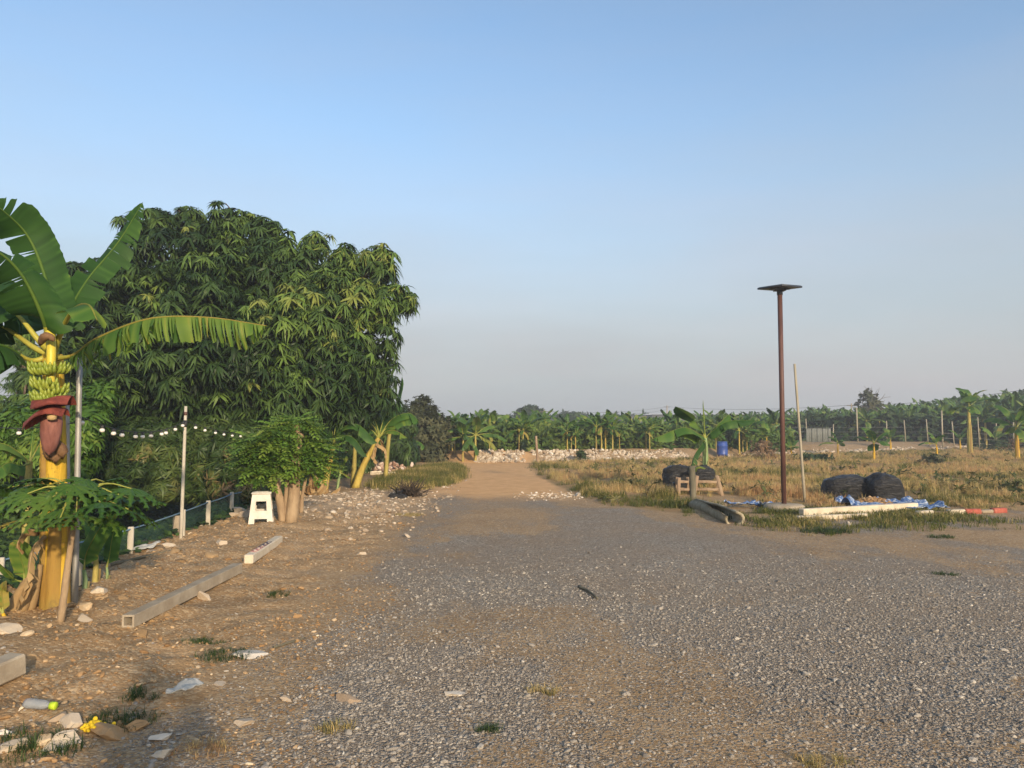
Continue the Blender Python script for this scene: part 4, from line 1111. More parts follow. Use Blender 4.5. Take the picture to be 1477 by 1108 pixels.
# ---- the big mango tree
mblobs = [B(250, 372, 66, 20), B(330, 362, 60, 20.5), B(385, 392, 58, 19.3), B(300, 430, 70, 18.4), B(210, 430, 66, 19), B(160, 420, 55, 20.2), B(150, 480, 60, 19.5),
          B(450, 396, 44, 19.2), B(470, 440, 55, 18.6), B(538, 398, 34, 19.2), B(558, 432, 32, 18.8), B(520, 470, 48, 19.2), B(420, 470, 66, 18.0), B(350, 510, 66, 17.6), B(260, 520, 70, 17.8), B(190, 540, 62, 18.4),
          B(470, 530, 62, 18.2), B(530, 530, 44, 19.5), B(420, 570, 52, 17.8), B(500, 575, 48, 19), B(540, 570, 34, 20), B(330, 575, 56, 18.4), B(240, 585, 52, 19), B(120, 520, 45, 20.5),
          B(190, 325, 26, 20.5), B(225, 318, 22, 20), B(325, 312, 24, 20), B(378, 330, 24, 19.8), B(270, 318, 26, 20.3), B(455, 352, 22, 19.5), B(583, 428, 17, 18.7), B(545, 372, 24, 19.2), B(500, 405, 40, 19.6), B(498, 368, 20, 19.6), B(520, 440, 44, 18.9), B(400, 350, 26, 20.2), B(350, 330, 30, 20.4), B(110, 400, 26, 20.5),
          B(330, 450, 110, 22), B(250, 480, 110, 22.5), B(430, 490, 85, 22), B(350, 560, 80, 21.5)]
tb = P(386, 752, 17.6); tb[2] = float(H(tb[0], tb[1])) - .05
leafy('mango_tree', 'big dense mango tree with drooping dark leaves, left of the dirt track', 'tree', mblobs, ROS, 10500, M_MANGO,
      trunk=(tb, P(372, 610, 19), .30), seed=5, scl=(.55, 1.35), var0=.38, varamp=.6, up=.68, inner=.4, rough=.38, rvar=.17,
      vfun=lambda p, v: v + .28 * (fbm(p[:, 0] * .9 + 30, p[:, 2] * .9 + 30, 8) - .5) + .30 * sstep(-6.3, -4.0, p[:, 0]) * sstep(3.0, 5.0, p[:, 2]))
# second dark trunk stub seen behind the stool is this tree's stem

# ---- hedge of drooping narrow leaves below the crown, beyond the ditch
hb = []
for px in range(120, 365, 22):
    for py, Y in ((628, 17.2), (655, 16.6), (682, 16.4), (706, 16.4)): hb.append(B(px + (py % 10), py, 24, Y + .4 * math.sin(px * .05)))
for px in range(110, 370, 40): hb.append(B(px, 640, 45, 18.2))
leafy('hedge', 'dense hedge of drooping narrow leaves below the mango crown, browner to the right', 'hedge', hb, ROS_UP, 5200, M_HEDGE, seed=6, var0=.27, varamp=.4, up=.15, inner=.25, scl=(.75, 1.2),
      vfun=lambda p, v: v + .42 * sstep(-8.0, -5.8, p[:, 0]) * sstep(1.6, .4, p[:, 2]) * (rg.random(len(p)) < .6), crown='foliage', keep_in=.06)
# ---- yellow-lit bushes at far left
ROS_Y = [rosette(rg, 12, .20, .055, -.2, .8, .6) for _ in range(5)]
leafy('mango_bush', 'sunlit yellow green bush behind the hanging banana flower, far left', 'bush',
      [B(120, 600, 30, 15), B(105, 625, 36, 15), B(40, 620, 40, 15.5), B(15, 625, 36, 15.5), B(70, 640, 40, 15.2), B(140, 570, 22, 15.6), B(5, 655, 30, 15.5), B(100, 660, 36, 15.3), B(60, 600, 30, 15.8)], ROS_Y, 2600, M_LIGHTLEAF, trunk=(P(70, 720, 15.3), P(70, 660, 15.3), .08), seed=7, var0=.42, varamp=.5, inner=.3)
leafy('mango_bush', 'darker green bush below the lowest banana leaves at the left edge', 'bush',
      [B(30, 590, 22, 18), B(60, 580, 20, 18), B(5, 605, 26, 18), B(-25, 610, 30, 18), B(40, 545, 16, 19), B(20, 490, 22, 20), B(38, 510, 18, 20)], ROS, 1000, M_MANGO, trunk=(P(30, 700, 18), P(30, 620, 18), .08), seed=8, var0=.5, varamp=.5, inner=.3)

leafy('dark_bush', 'dark bush in the shade under the mango, behind the leaning banana stems', 'bush',
      [B(470, 640, 30, 26), B(500, 630, 30, 27), B(530, 640, 30, 28), B(560, 635, 30, 29), B(480, 670, 24, 25), B(440, 650, 30, 24.5), B(420, 680, 26, 23), B(520, 664, 18, 28), B(585, 650, 22, 31), B(545, 600, 30, 28), B(500, 600, 30, 27), B(575, 610, 26, 31)], ROS, 2200, M_MANGO, trunk=(P(500, 690, 27), P(500, 650, 27), .08), seed=28, var0=.42, varamp=.5, inner=.3)
for k, (bx, by, br, lab) in enumerate(((-11.5, 13, 1.3, 'low green bush beyond the ditch, nearest of the loose row past the left edge'), (-13.5, 17.5, 1.7, 'green bush beyond the ditch, second of the loose row past the left edge'), (-12, 22, 1.9, 'wide green bush behind the hedge, past the left edge'), (-16, 27, 2.4, 'tall green bush standing far behind the hedge at left'), (-10.5, 31, 2.2, 'green bush behind the mango tree at left'))):
    zb = float(H(bx, by)); leafy('mango_bush', lab, 'bush', [(bx, by, zb + br * .7, br), (bx + br * .7, by + .4, zb + br * .5, br * .7), (bx - br * .7, by - .3, zb + br * .5, br * .75), (bx, by, zb + .3, br)], ROS, int(420 * br), M_MANGO, trunk=((bx, by, zb), (bx, by, zb + br * .5), .08), seed=80 + k, var0=.5, varamp=.5, inner=.3)
# ---- vines covering the ditch side
rg3 = np.random.default_rng(31)
n = 44000
yv = rg3.uniform(5.0, 23, n); xv = fence_x(yv) + .15 - rg3.random(n) ** .8 * 6.5
kp = rg3.random(n) < .35 + .65 * (fbm(xv * 1.2, yv * 1.2, 12) > .38); xv, yv = xv[kp], yv[kp]
zv = H(xv, yv) + .04 + .30 * rg3.random(len(xv)) * fbm(xv, yv, 13) * sstep(0, .8, fence_x(yv) - xv)
lv = np.array([[0, 0, 0], [.035, .045, .012], [.10, .03, 0], [.13, 0, -.015], [.10, -.03, 0], [.035, -.045, .012]])
mb = MB(); ax = nrm(np.stack([rg3.normal(.35, .35, len(xv)), rg3.normal(-.35, .35, len(xv)), np.ones(len(xv))], -1))
scatter(mb, lv, [np.array([(0, 3, 2, 1), (0, 5, 4, 3)])[:, ::-1].copy()], frames(ax, rg3) * rg3.uniform(.5, 1.2, len(xv))[:, None, None], np.stack([xv, yv, zv], -1), np.clip(.35 + .5 * (fbm(xv * .8, yv * .8, 14) - .5) + rg3.normal(0, .15, len(xv)), 0, 1))
tag(mb.build('vine_cover', M_MANGO), 'dark green creeping vines covering the ditch below the hedge', 'ground cover', kind='stuff')

# ---- pinnate sprays for the light green bush over the pruned trunks
def spray(rng, l=.34, pairs=7):
    mb = MB()
    for k in range(pairs):
        for s in (-1, 1):
            x = l * (k + .6) / pairs; ll = .075 * (1 - .35 * abs(k / pairs - .4))
            V, F_ = leaf_blade(ll, ll * .55, bend=.3)
            R = rotz(s * rng.uniform(.9, 1.3)) @ rotx(rng.normal(0, .3)); mb.add(V @ R.T + [x, 0, -.25 * x * x / l], F_)
    V, F_ = leaf_blade(.08, .04); mb.add(V + [l, 0, -.25 * l], F_)
    return np.concatenate(mb.V), mb
SPR = [spray(rg) for _ in range(5)]
def branchy(root_pts): pass
rp = onground(413, 753); Dp = float(rp[1]); rp[2] -= .04
pt = thing('pruned_tree', 'pruned tree with three cut trunks and light green feathery shoots, beside the white stool', 'tree', tuple(rp))
rr = np.random.default_rng(9)
for nm, pts, r in (('trunk', [(420, 753), (424, 715), (427, 670), (429, 632), (428, 614)], (.105, .095, .08, .07, .07)), ('trunk', [(408, 753), (404, 722), (396, 695)], (.072, .068, .06)), ('trunk', [(414, 753), (413, 715), (415, 680)], (.04, .036, .03))):
    mb = MB(); q = catmull([P(x, y, Dp) - rp for x, y in pts], 12); q[0][2] -= .05
    tube(mb, q, np.interp(np.linspace(0, 1, 12), np.linspace(0, 1, len(r)), r), 12, wob=.07, rng=rr)
    if pts[0][0] == 420:
        e = P(427, 632, Dp) - rp; tube(mb, catmull([e, e + [.07, -.02, .03], e + [.12, -.03, .05]], 5), [.06, .055, .05, .05, .05], 9, wob=.06, rng=rr)
    mb.build(nm, M_BARK_PALE, pt)
mb = MB()                                                   # two short dead stubs at the right
for x0, y0, x1, y1, r in ((432, 735, 441, 690, .035), (434, 740, 436, 715, .04)):
    tube(mb, catmull([P(x0, y0, Dp + .1) - rp, P((x0 + x1) / 2, (y0 + y1) / 2, Dp + .1) - rp, P(x1, y1, Dp + .1) - rp], 6), np.linspace(r, r * .7, 6), 8, wob=.1, rng=rr)
mb.build('stub', M_BARK_PALE, pt)
mb = MB()
blobs = [B(408, 634, 24, Dp), B(385, 645, 22, Dp - .1), B(430, 612, 15, Dp + .1), B(366, 640, 11, Dp), B(395, 670, 18, Dp), B(448, 648, 18, Dp + .2), B(452, 672, 13, Dp + .2), B(380, 680, 12, Dp), B(368, 660, 14, Dp)]
p, d, w_, lump = blob_points(blobs, 1250, rr, .6, .3, .85, .3)
keep = ~((np.abs(p[:, 0] - P(428, 640, Dp)[0]) < .12) & (p[:, 1] < Dp)); p, d, lump = p[keep], d[keep], lump[keep]
z_ = nrm(np.stack([rr.normal(0, .3, len(p)), rr.normal(-.1, .3, len(p)), np.ones(len(p))], -1))
xd = nrm(d * [1, 1, .2] + rr.normal(0, .3, (len(p), 3))); xd = nrm(xd - z_ * np.sum(xd * z_, 1, keepdims=True)); yd = np.cross(z_, xd)
R = np.stack([xd, yd, z_], -1) * rr.uniform(.6, 1.15, len(p))[:, None, None]
wh = rr.integers(0, 5, len(p))
for k, (bv, tb_) in enumerate(SPR):
    i = wh == k; tri = np.concatenate([f for f in tb_.F if f.shape[1] == 3]); qd = np.concatenate([f for f in tb_.F if f.shape[1] == 4])
    scatter(mb, bv, [tri, qd], R[i], p[i] - rp, np.clip(.66 + .5 * (lump[i] - .5) + rr.normal(0, .12, i.sum()), 0, 1))
mb.build('foliage', M_LIGHTLEAF, pt)
mb = MB()
for k in range(26):
    e = p[rr.integers(len(p))] - rp; s0 = P(425, rr.uniform(630, 690), Dp) - rp
    tube(mb, catmull([s0, (s0 + e) / 2 + [0, 0, .08], e], 6), np.linspace(.014, .004, 6), 5, cap=False)
mb.build('shoot', M_RIB, pt)

# ---- papaya in front of the tall banana: thin leaning stem, deeply cut leaves held flat
def papaya_leaf(mb, R, T, s, rng, var):
    """palmate leaf: nine lobes, each cut again into pointed side lobes, with a drooping edge"""
    nl = 9
    for k in range(nl):
        a = (k - (nl - 1) / 2) * (2 * PI * .80 / nl); L_ = s * (1 - .42 * abs(k - 4) / 4) * rng.uniform(.9, 1.08)
        ax = np.array([math.cos(a), math.sin(a), 0]); sd = np.array([-ax[1], ax[0], 0])
        mid = [ax * L_ * t_ + [0, 0, -.30 * s * t_ * t_ * (L_ / s)] for t_ in (0, .28, .52, .76, 1)]
        hw = [.012 * s, .085 * s, .075 * s, .055 * s, .0]
        for sg in (-1, 1):
            V = [m_ + sd * sg * h_ + [0, 0, -.02 * s] for m_, h_ in zip(mid, hw)]
            V = np.vstack([np.array(mid), np.array(V)]) @ R.T + T
            F_ = [(i, i + 1, 5 + i + 1, 5 + i) for i in range(3)] + [(3, 4, 8)]
            mb.add(V, [f if sg > 0 else f[::-1] for f in F_], 0, np.clip(var + rng.normal(0, .06), 0, 1))
            for t0, ln in ((.34, .30), (.58, .24), (.8, .13)):  # side lobes
                b0 = ax * L_ * t0 + [0, 0, -.30 * s * t0 * t0]; dr = nrm(ax * .75 + sd * sg * .8)
                b1 = ax * L_ * (t0 + .17) + [0, 0, -.30 * s * (t0 + .17) ** 2]
                tip = b0 + dr * ln * L_ + [0, 0, -.16 * s * t0]; mm = b0 * .35 + tip * .65 + ax * .045 * s
                V = np.array([b0, mm - ax * .07 * s, tip, mm + ax * .02 * s, b1]) @ R.T + T
                mb.add(V, [(0, 1, 2, 3), (0, 3, 4)] if sg < 0 else [(3, 2, 1, 0), (4, 3, 0)], 0, np.clip(var + rng.normal(0, .08), 0, 1))
pb = onground(87, 896); Dp = float(pb[1]); pb[2] -= .03
pap = thing('papaya_plant', 'young papaya with thin leaning stem and deeply cut leaves before the yellow banana stem', 'papaya plant', tuple(pb))
mb = MB(); sp = catmull([pb - pb, P(96, 830, Dp) - pb, P(103, 780, Dp) - pb, P(112, 722, Dp) - pb], 12)
tube(mb, sp, np.linspace(.030, .017, 12), 9, wob=.06); mb.build('stem', M_BARK_PALE, pap)
rr = np.random.default_rng(14)
M_PAP = mat_leaf('papaya_leaf', [(0, (.018, .058, .010)), (.4, (.045, .11, .016)), (.7, (.09, .16, .024)), (.9, (.16, .20, .04)), (1, (.36, .28, .05))], trans=.22, rough=.5, spec=.3, objvar=.15, nscale=2)
PL = [(40, 712, -.1, .28, .5), (70, 700, .15, .26, .4), (20, 720, .1, .26, .45), (130, 705, -.1, .28, .35), (165, 712, .0, .30, .4), (195, 722, .1, .26, .45), (150, 695, .3, .26, .35), (105, 700, -.35, .26, .45),
      (55, 745, -.3, .26, .7), (85, 752, -.45, .22, .65), (120, 718, .5, .30, .35), (180, 735, -.2, .24, .42), (60, 722, .4, .26, .4), (30, 750, -.1, .20, .98), (75, 718, -.2, .28, .6), (115, 706, .2, .28, .5), (45, 700, .35, .26, .45), (140, 712, .45, .28, .45), (175, 700, .25, .27, .5), (110, 742, -.4, .24, .6), (15, 735, .2, .25, .55), (155, 748, -.1, .22, .5), (90, 735, -.3, .26, .65), (190, 705, -.15, .26, .5), (60, 690, .1, .26, .45), (125, 692, -.1, .25, .45), (100, 725, .1, .26, .4), (145, 725, -.35, .26, .38), (5, 705, .3, .26, .45), (205, 745, .05, .18, .5)]
crown_pt = sp[-1]
for k, (px, py, dd, s, v) in enumerate(PL):
    m = MB(); e = P(px, py, Dp + dd) - pb; hd = e - crown_pt
    mid = (crown_pt + e) / 2 + [0, 0, .05 + .04 * rr.random()]
    tube(m, catmull([crown_pt, mid, e], 7), np.linspace(.009, .005, 7), 5, 1, .5, cap=False)
    a = math.atan2(hd[1], hd[0]) + rr.normal(0, .2)
    R = rotz(a) @ roty(.22 + rr.normal(0, .12)) @ rotx(rr.normal(0, .18))
    papaya_leaf(m, R, e, s, rr, v); m.build('leaf', [M_PAP, M_RIB], pap)

# ---- middle-distance bushes and trees
ROS_D = [rosette(rg, 14, .30, .09, -.3, .9, .4) for _ in range(4)]
ROS_F = [rosette(rg, 12, .8, .34, -.4, 1.0, .3) for _ in range(4)]
g_ = lambda px, Y: np.array([(px - W_PX / 2) / F_PX * Y, Y, float(H((px - W_PX / 2) / F_PX * Y, Y))])
leafy('bush_tree', 'grey green bushy tree right of the mango, at the end of the short grass', 'tree',
      [B(598, 588, 15, 37), B(612, 580, 13, 37), B(620, 600, 20, 37), B(634, 612, 16, 37), B(608, 615, 28, 36.5), B(634, 628, 22, 36.8), B(600, 640, 26, 36.5), B(622, 648, 22, 36.3)], ROS_D, 900, M_DULL, trunk=(g_(612, 37), P(612, 640, 37), .14), seed=15, var0=.45, varamp=.6, scl=(.45, .95), rough=.4, inner=.5, keep_in=.3)
leafy('umbrella_tree', 'far flat crowned tree above the banana row, left of the thin utility pole', 'tree', [B(756, 596, 9, 120), B(766, 593, 10, 120), B(776, 597, 8, 120), B(766, 600, 9, 121)], ROS_F, 420, M_FARLEAF, trunk=(g_(766, 120), P(766, 604, 120), .35), seed=16, squash=.6)
leafy('round_tree', 'far low rounded tree above the banana row, right of the thin utility pole', 'tree', [B(815, 606, 10, 110), B(826, 604, 11, 110), B(836, 607, 8, 110)], ROS_F, 400, M_FARLEAF, trunk=(g_(825, 110), P(825, 612, 110), .3), seed=17, squash=.6)
leafy('round_tree', 'small far tree between the grey gable roof and orange roof', 'tree', [B(716, 608, 8, 95), B(724, 610, 7, 95)], ROS_F, 260, M_FARLEAF, trunk=(g_(719, 95), P(719, 614, 95), .25), seed=18)
leafy('sparse_tree', 'thin brownish tree with bare twigs rising from the plantation edge', 'tree', [B(1254, 570, 11, 84), B(1246, 585, 13, 84), B(1262, 586, 13, 84), B(1254, 600, 16, 84)], ROS_F, 170, M_DULL, trunk=(g_(1254, 84), P(1254, 600, 84), .3), seed=19, scl=(.25, .6))
sp_ = bpy.data.objects['sparse_tree']; mb = MB(); rr = np.random.default_rng(4); bb = np.array(sp_.location)
for k in range(46):
    s0 = P(1254 + rr.normal(0, 5), 590 + rr.normal(0, 9), 84) - bb; dr = nrm(np.array([rr.normal(0, .8), rr.normal(0, .5), rr.uniform(.2, 1)])); e = s0 + dr * rr.uniform(.8, 2.1)
    tube(mb, catmull([s0, (s0 + e) / 2 + rr.normal(0, .1, 3), e], 5), np.linspace(.035, .012, 5), 4, cap=False)
mb.build('twigs', M_BARK, sp_)
M_UNDER = mat_leaf('undergrowth_leaf', [(0, (.03, .058, .015)), (.5, (.085, .145, .03)), (1, (.22, .25, .055))], trans=.25, rough=.6, spec=.2, objvar=0)
# mass of undergrowth filling between the banana stems of the bank row
nu = 7000
rr = np.random.default_rng(41)
pxu = rr.uniform(585, 1140, nu); Yu = np.empty(nu)
Yu = dyke_y((pxu - W_PX / 2) / F_PX * 42) + 1.6 + rr.gamma(1.6, 3.0, nu); xu = (pxu - W_PX / 2) / F_PX * Yu
zu = H(xu, Yu) + rr.random(nu) ** 1.3 * (.6 + 1.3 * fbm(xu * .4, Yu * .4, 3)) * .9
mb = MB(); bake_rosettes(mb, ROS_D, np.stack([xu, Yu, zu], -1), nrm(rr.normal(size=(nu, 3)) * .6 + [0, -.3, 1]), rr.uniform(.8, 1.6, nu), np.clip(.5 + .8 * (fbm(xu * .5, Yu * .5, 6) - .5) + rr.normal(0, .12, nu), 0, 1), rr)
tag(mb.build('undergrowth', M_UNDER), 'green undergrowth filling the gaps between the banana stems behind the stone bank', 'undergrowth', kind='stuff')
nu = 5200
pxu = rr.uniform(1090, 1560, nu); Yu = 66 - (pxu - 1250) * .02 + rr.random(nu) * 22; xu = (pxu - W_PX / 2) / F_PX * Yu
zu = H(xu, Yu) + rr.random(nu) * 2.1
mb = MB(); bake_rosettes(mb, ROS_F, np.stack([xu, Yu, zu], -1), nrm(rr.normal(size=(nu, 3)) * .6 + [0, -.3, 1]), rr.uniform(.5, 1.0, nu), np.clip(.35 + .6 * (fbm(xu * .3, Yu * .3, 6) - .5) + rr.normal(0, .12, nu), 0, 1), rr)
tag(mb.build('undergrowth', M_FARLEAF), 'dark undergrowth and lower leaves inside the far plantation', 'undergrowth', kind='stuff')
# far tree line closing the plain
nu = 7000
pxu = rr.uniform(-300, 1800, nu); Yu = 190 + rr.random(nu) * 60; xu = (pxu - W_PX / 2) / F_PX * Yu
zu = rr.random(nu) ** 1.2 * (3.2 + 2.6 * fbm(xu * .05, Yu * .01, 8))
mb = MB(); bake_rosettes(mb, ROS_F, np.stack([xu, Yu, zu], -1), nrm(rr.normal(size=(nu, 3)) * .8 + [0, -.3, 1]), rr.uniform(1.2, 2.6, nu), rr.random(nu) * .7, rr)
tag(mb.build('treeline', M_FARLEAF), 'far hazy tree line closing the plain', 'tree line', kind='stuff')

# leafy weeds dotted through the dry field
rr = np.random.default_rng(55); nu = 5000
yu = 14 + 44 * rr.random(nu) ** 1.5; xu = rr.random(nu) * (yu * .75 + 2)
kp = (rr.random(nu) < grass_mask(xu, yu) * sstep(.50, .66, fbm(xu * .55, yu * .55, 131) * .6 + fbm(xu * 1.8, yu * 1.8, 132) * .4)); xu, yu = xu[kp], yu[kp]; nu = len(xu)
ROS_W = [rosette(rg, 11, .13, .035, -.1, 1.1, .4) for _ in range(4)]
mb = MB(); bake_rosettes(mb, ROS_W, np.stack([xu, yu, H(xu, yu) + .05 + .20 * rr.random(nu)], -1), nrm(rr.normal(size=(nu, 3)) * .4 + [0, 0, 1]), rr.uniform(.6, 1.5, nu), np.clip(.45 + .9 * (fbm(xu * .4, yu * .4, 133) - .5) + rr.normal(0, .2, nu), 0, 1), rr)
tag(mb.build('field_weeds', mat_leaf('field_weed_leaf', [(0, (.05, .07, .022)), (.45, (.13, .14, .05)), (.75, (.26, .20, .09)), (1, (.26, .145, .075))], trans=.2, rough=.7, spec=.15, objvar=0)), 'low leafy weeds dotted through the dry field', 'weeds', kind='stuff')

# pinkish dry shrubs and small leafy weeds
M_PINK = mat_leaf('dry_shrub_leaf', [(0, (.14, .09, .05)), (.5, (.26, .17, .10)), (1, (.36, .26, .16))], trans=.2, rough=.8, spec=.1)
def shrub(label, px, py, Y, wpx, hpx, n, mat, seed, name='dry_shrub', cat='shrub', grp=None, protos=ROS_D, sc=(.3, .6)):
    rs = np.random.default_rng(seed); b = g_(px, Y); k = Y / F_PX
    root = thing(name, label, cat, tuple(b), 0, grp)
    pts = np.stack([rs.normal(0, wpx * .28 * k, n), rs.normal(0, wpx * .25 * k, n), rs.random(n) ** .8 * hpx * k], -1)
    pts[:, :2] *= (1 - .5 * pts[:, 2:3] / (hpx * k))
    m = MB(); bake_rosettes(m, protos, pts, nrm(pts + rs.normal(0, .3, (n, 3)) + [0, 0, .4]), rs.uniform(*sc, n), np.clip(rs.normal(.5, .2, n), 0, 1), rs); m.build('foliage', mat, root)
    m = MB()
    for q in range(12):
        e = pts[rs.integers(n)]; tube(m, catmull([np.zeros(3), e * [.4, .4, .6], e], 5), np.linspace(.018, .005, 5), 4, cap=False)
    m.build('stem', M_BARK, root); return root
shrub('pinkish dry shrub standing left of the lamp pole in the field', 1100, 660, 40, 60, 26, 150, M_PINK, 1, grp='dry shrubs in the field')
shrub('reddish dry shrub behind the broad banana leaf, left of the young banana by the bags', 968, 655, 44, 26, 16, 90, M_PINK, 2, grp='dry shrubs in the field')
shrub('reddish dry shrub at the right before the plantation', 1462, 640, 56, 24, 18, 90, M_PINK, 3, grp='dry shrubs in the field')
shrub('small dark bush on the stone bank right of the wooden post', 838, 660, 37.5, 20, 15, 60, M_FARLEAF, 4, 'small_bush', 'bush')
shrub('small dark bush closing the gap between the two stone banks', 757, 664, 38.5, 10, 14, 40, M_FARLEAF, 5, 'small_bush', 'bush')
shrub('leafy green bush on the white strip right of the tallest field banana', 1438, 645, 52, 44, 20, 130, M_FARLEAF, 6, 'small_bush', 'bush')
shrub('dark weed bush at the foot of the sparse young banana', 1345, 676, 35, 40, 12, 90, M_DULL, 7, 'small_bush', 'bush')
shrub('green weed patch left of the far young banana', 1175, 664, 38, 50, 10, 110, M_FARLEAF, 8, 'small_bush', 'bush')
# ================================================================== posts, lamp, kerb, bags, stool, rubbish, buildings
M_RUST = mat_plain('rusty_brown_steel', (.065, .030, .026), (.13, .062, .048), .55, 6, .25, 40, spec=.35, stretch=(1, 1, .3))
M_PANEL = mat_plain('dark_panel', (.02, .025, .035), (.04, .045, .055), .35, 5, .05, 30, spec=.5)
M_CONC = mat_plain('grey_concrete', (.25, .20, .14), (.42, .36, .27), .9, 5, .5, 45, spec=.15)
M_CONC_PALE = mat_plain('cream_concrete', (.50, .42, .30), (.66, .58, .45), .88, 5, .45, 40, spec=.15)
M_WHITEPOST = mat_plain('weathered_white_post', (.34, .30, .23), (.56, .52, .43), .85, 7, .4, 40, spec=.2, stretch=(1, 1, .4))
M_GALV = mat_plain('galvanised_pipe', (.22, .22, .21), (.38, .37, .34), .5, 8, .2, 50, spec=.4, metal=.35, stretch=(1, 1, .2))
M_BAMBOO = mat_plain('pale_pole', (.24, .21, .15), (.38, .34, .25), .7, 8, .3, 40, stretch=(1, 1, .2))
M_WOOD = mat_plain('weathered_timber', (.20, .13, .085), (.35, .26, .17), .8, 9, .4, 40, spec=.2, stretch=(1, 1, .2))
M_WOODGREY = mat_plain('grey_timber', (.09, .085, .06), (.19, .17, .12), .9, 9, .6, 40, spec=.15, stretch=(1, 1, .2))
M_LOG = mat_plain('mossy_log', (.22, .19, .12), (.44, .38, .27), .9, 7, .7, 30, spec=.15)
M_BLUEWIRE = mat_plain('blue_rope', (.10, .18, .26), (.18, .28, .36), .6, 8, 0)
M_BLACKWIRE = mat_plain('dark_cable', (.03, .03, .032), (.05, .05, .05), .6, 8, 0)

def pole(name, label, cat, base_px, top_px, Y, r0, r1, mat, group=None, Yt=None, sink=.12, n=10, bands=()):
    b = onground(*base_px) if Y < 25 else P(*base_px, Y); Y = float(b[1]); b[2] = float(H(b[0], b[1])); t = P(*top_px, Yt or Y)
    o_ = (t - b); mb = MB(); dr = nrm(o_)
    pts = catmull([-dr * sink, o_ * .5, o_], 7); tube(mb, pts, np.linspace(r0, r1, 7), n)
    if not bands:
        o = mb.build(name, mat, loc=tuple(b)); return tag(o, label, cat, group)
    root = thing(name, label, cat, tuple(b), 0, group); mb.build('pipe', mat, root)
    for f, h, r, m2 in bands:
        m = MB(); tube(m, [o_ * f, o_ * f + dr * h], r, n); m.build('collar', m2, root)
    return root

# ---- lamp: brown pole, slanted square solar head, round concrete foot
b = onground(1131, 737); D = float(b[1]); htop = P(1130, 424, D)[2] - b[2]
lamp = thing('street_lamp', 'tall brown steel pole with flat square solar lamp head on round concrete foot', 'street lamp', tuple(b))
mb = MB(); tube(mb, [(0, 0, .05), (0, 0, htop * .5), (0, 0, htop)], .047, 14); mb.build('pole', M_RUST, lamp)
mb = MB(); tube(mb, [(0, 0, htop - .02), (0, 0, htop + .10)], .056, 14); box(mb, (0, 0, htop + .08), (.22, .16, .05), bev=.01); mb.build('bracket', M_PANEL, lamp)
R = rotz(math.radians(32)) @ rotx(math.radians(2)) @ roty(math.radians(-2.5))
mb = MB(); box(mb, (0, 0, htop + .12), (.60, .60, .035), R, bev=.006); box(mb, np.array([0, 0, htop + .12]) + R @ np.array([0, 0, .021]), (.56, .56, .012), R)
hd = mb.build('lamp_head', M_PANEL, lamp)
mb = MB(); box(mb, np.array([0, 0, htop + .12]) + R @ np.array([0, 0, -.028]), (.36, .20, .02), R, bev=.004); mb.build('light_panel', mat_plain('milky_diffuser', (.12, .13, .14), (.18, .19, .2), .4, 4, 0), hd)
mb = MB(); lathe(mb, [(0, .11), (.10, .112), (.33, .10), (.375, .075), (.385, .02), (.385, -.08), (0, -.08)], (0, 0, .03), 28, wob=lambda V: V * (1 + .015 * RNG.normal(size=V.shape)))
mb.build('foot', M_CONC, lamp)

pole('leaning_pole', 'thin pale pole leaning left, just right of the lamp pole', 'pole', (1161, 724), (1146, 525), 16.3, .031, .025, M_BAMBOO)
pole('metal_pole', 'grey metal pole in front of the hedge, at the right of the papaya', 'pole', (108, 868), (115, 516), 7.1, .027, .024, M_GALV)
pole('metal_pole', 'short grey pole behind the banana flower, left of the papaya pole', 'pole', (98, 850), (96, 572), 7.9, .030, .026, M_GALV)
pole('metal_pole', 'pale pole with a dark band standing at the ditch edge before the hedge', 'pole', (261, 777), (268, 586), 11.3, .026, .021, M_WHITEPOST, bands=((.84, .10, .026, M_BLACKWIRE), (.93, .05, .025, M_RUST)))
pole('wooden_stake', 'straight wooden stake standing before the gap in the white stone bank', 'stake', (776, 668), (773, 629), 34.5, .06, .055, M_WOOD)

# ---- string of white bulbs slung along the hedge
def cable_pts(a, c, sag, n=12):
    t = np.linspace(0, 1, n)[:, None]; p = a + (c - a) * t; p[:, 2] -= (4 * t * (1 - t))[:, 0] * sag; return p
anch = [P(-30, 612, 9.0), P(96, 611, 7.9), P(114, 600, 7.15), P(267, 607, 11.3), P(350, 626, 16.2)]
st = thing('string_light', 'string of round white bulbs slung between the poles in front of the hedge', 'string light', tuple(anch[2]))
segs = [(anch[0], anch[1], .05, 3), (anch[2], anch[3], .16, 11), (anch[3], anch[4], .04, 6)]
M_BULB = mat_plain('frosted_bulb', (.72, .68, .60), (.82, .79, .72), .35, 4, 0, spec=.5)
mb = MB(); bulbs = []
for a, c, s, n in segs:
    q = cable_pts(a, c, s); tube(mb, q - anch[2], .005, 5, cap=False)
    for k in range(n): bulbs.append(cable_pts(a, c, s, 60)[int((k + .6 + .25 * RNG.uniform(-1, 1)) / n * 59)])
tube(mb, cable_pts(anch[1], anch[2], .03, 5) - anch[2], .005, 5, cap=False)
mb.build('cable', M_BLACKWIRE, st)
m1 = MB(); lathe(m1, [(0, .0), (.017, -.002), (.019, -.03), (.012, -.035)], n=10); me1 = m1.mesh('socket', M_BLACKWIRE)
m2 = MB(); lathe(m2, [(.010, -.03), (.020, -.036), (.026, -.048), (.023, -.062), (.013, -.070), (0, -.072)], n=14); me2 = m2.mesh('bulb', M_BULB)
for p in bulbs:
    o = bpy.data.objects.new('bulb', me2); COL.objects.link(o); o.parent = st; o.location = p - anch[2]
    s_ = bpy.data.objects.new('socket', me1); COL.objects.link(s_); s_.parent = o

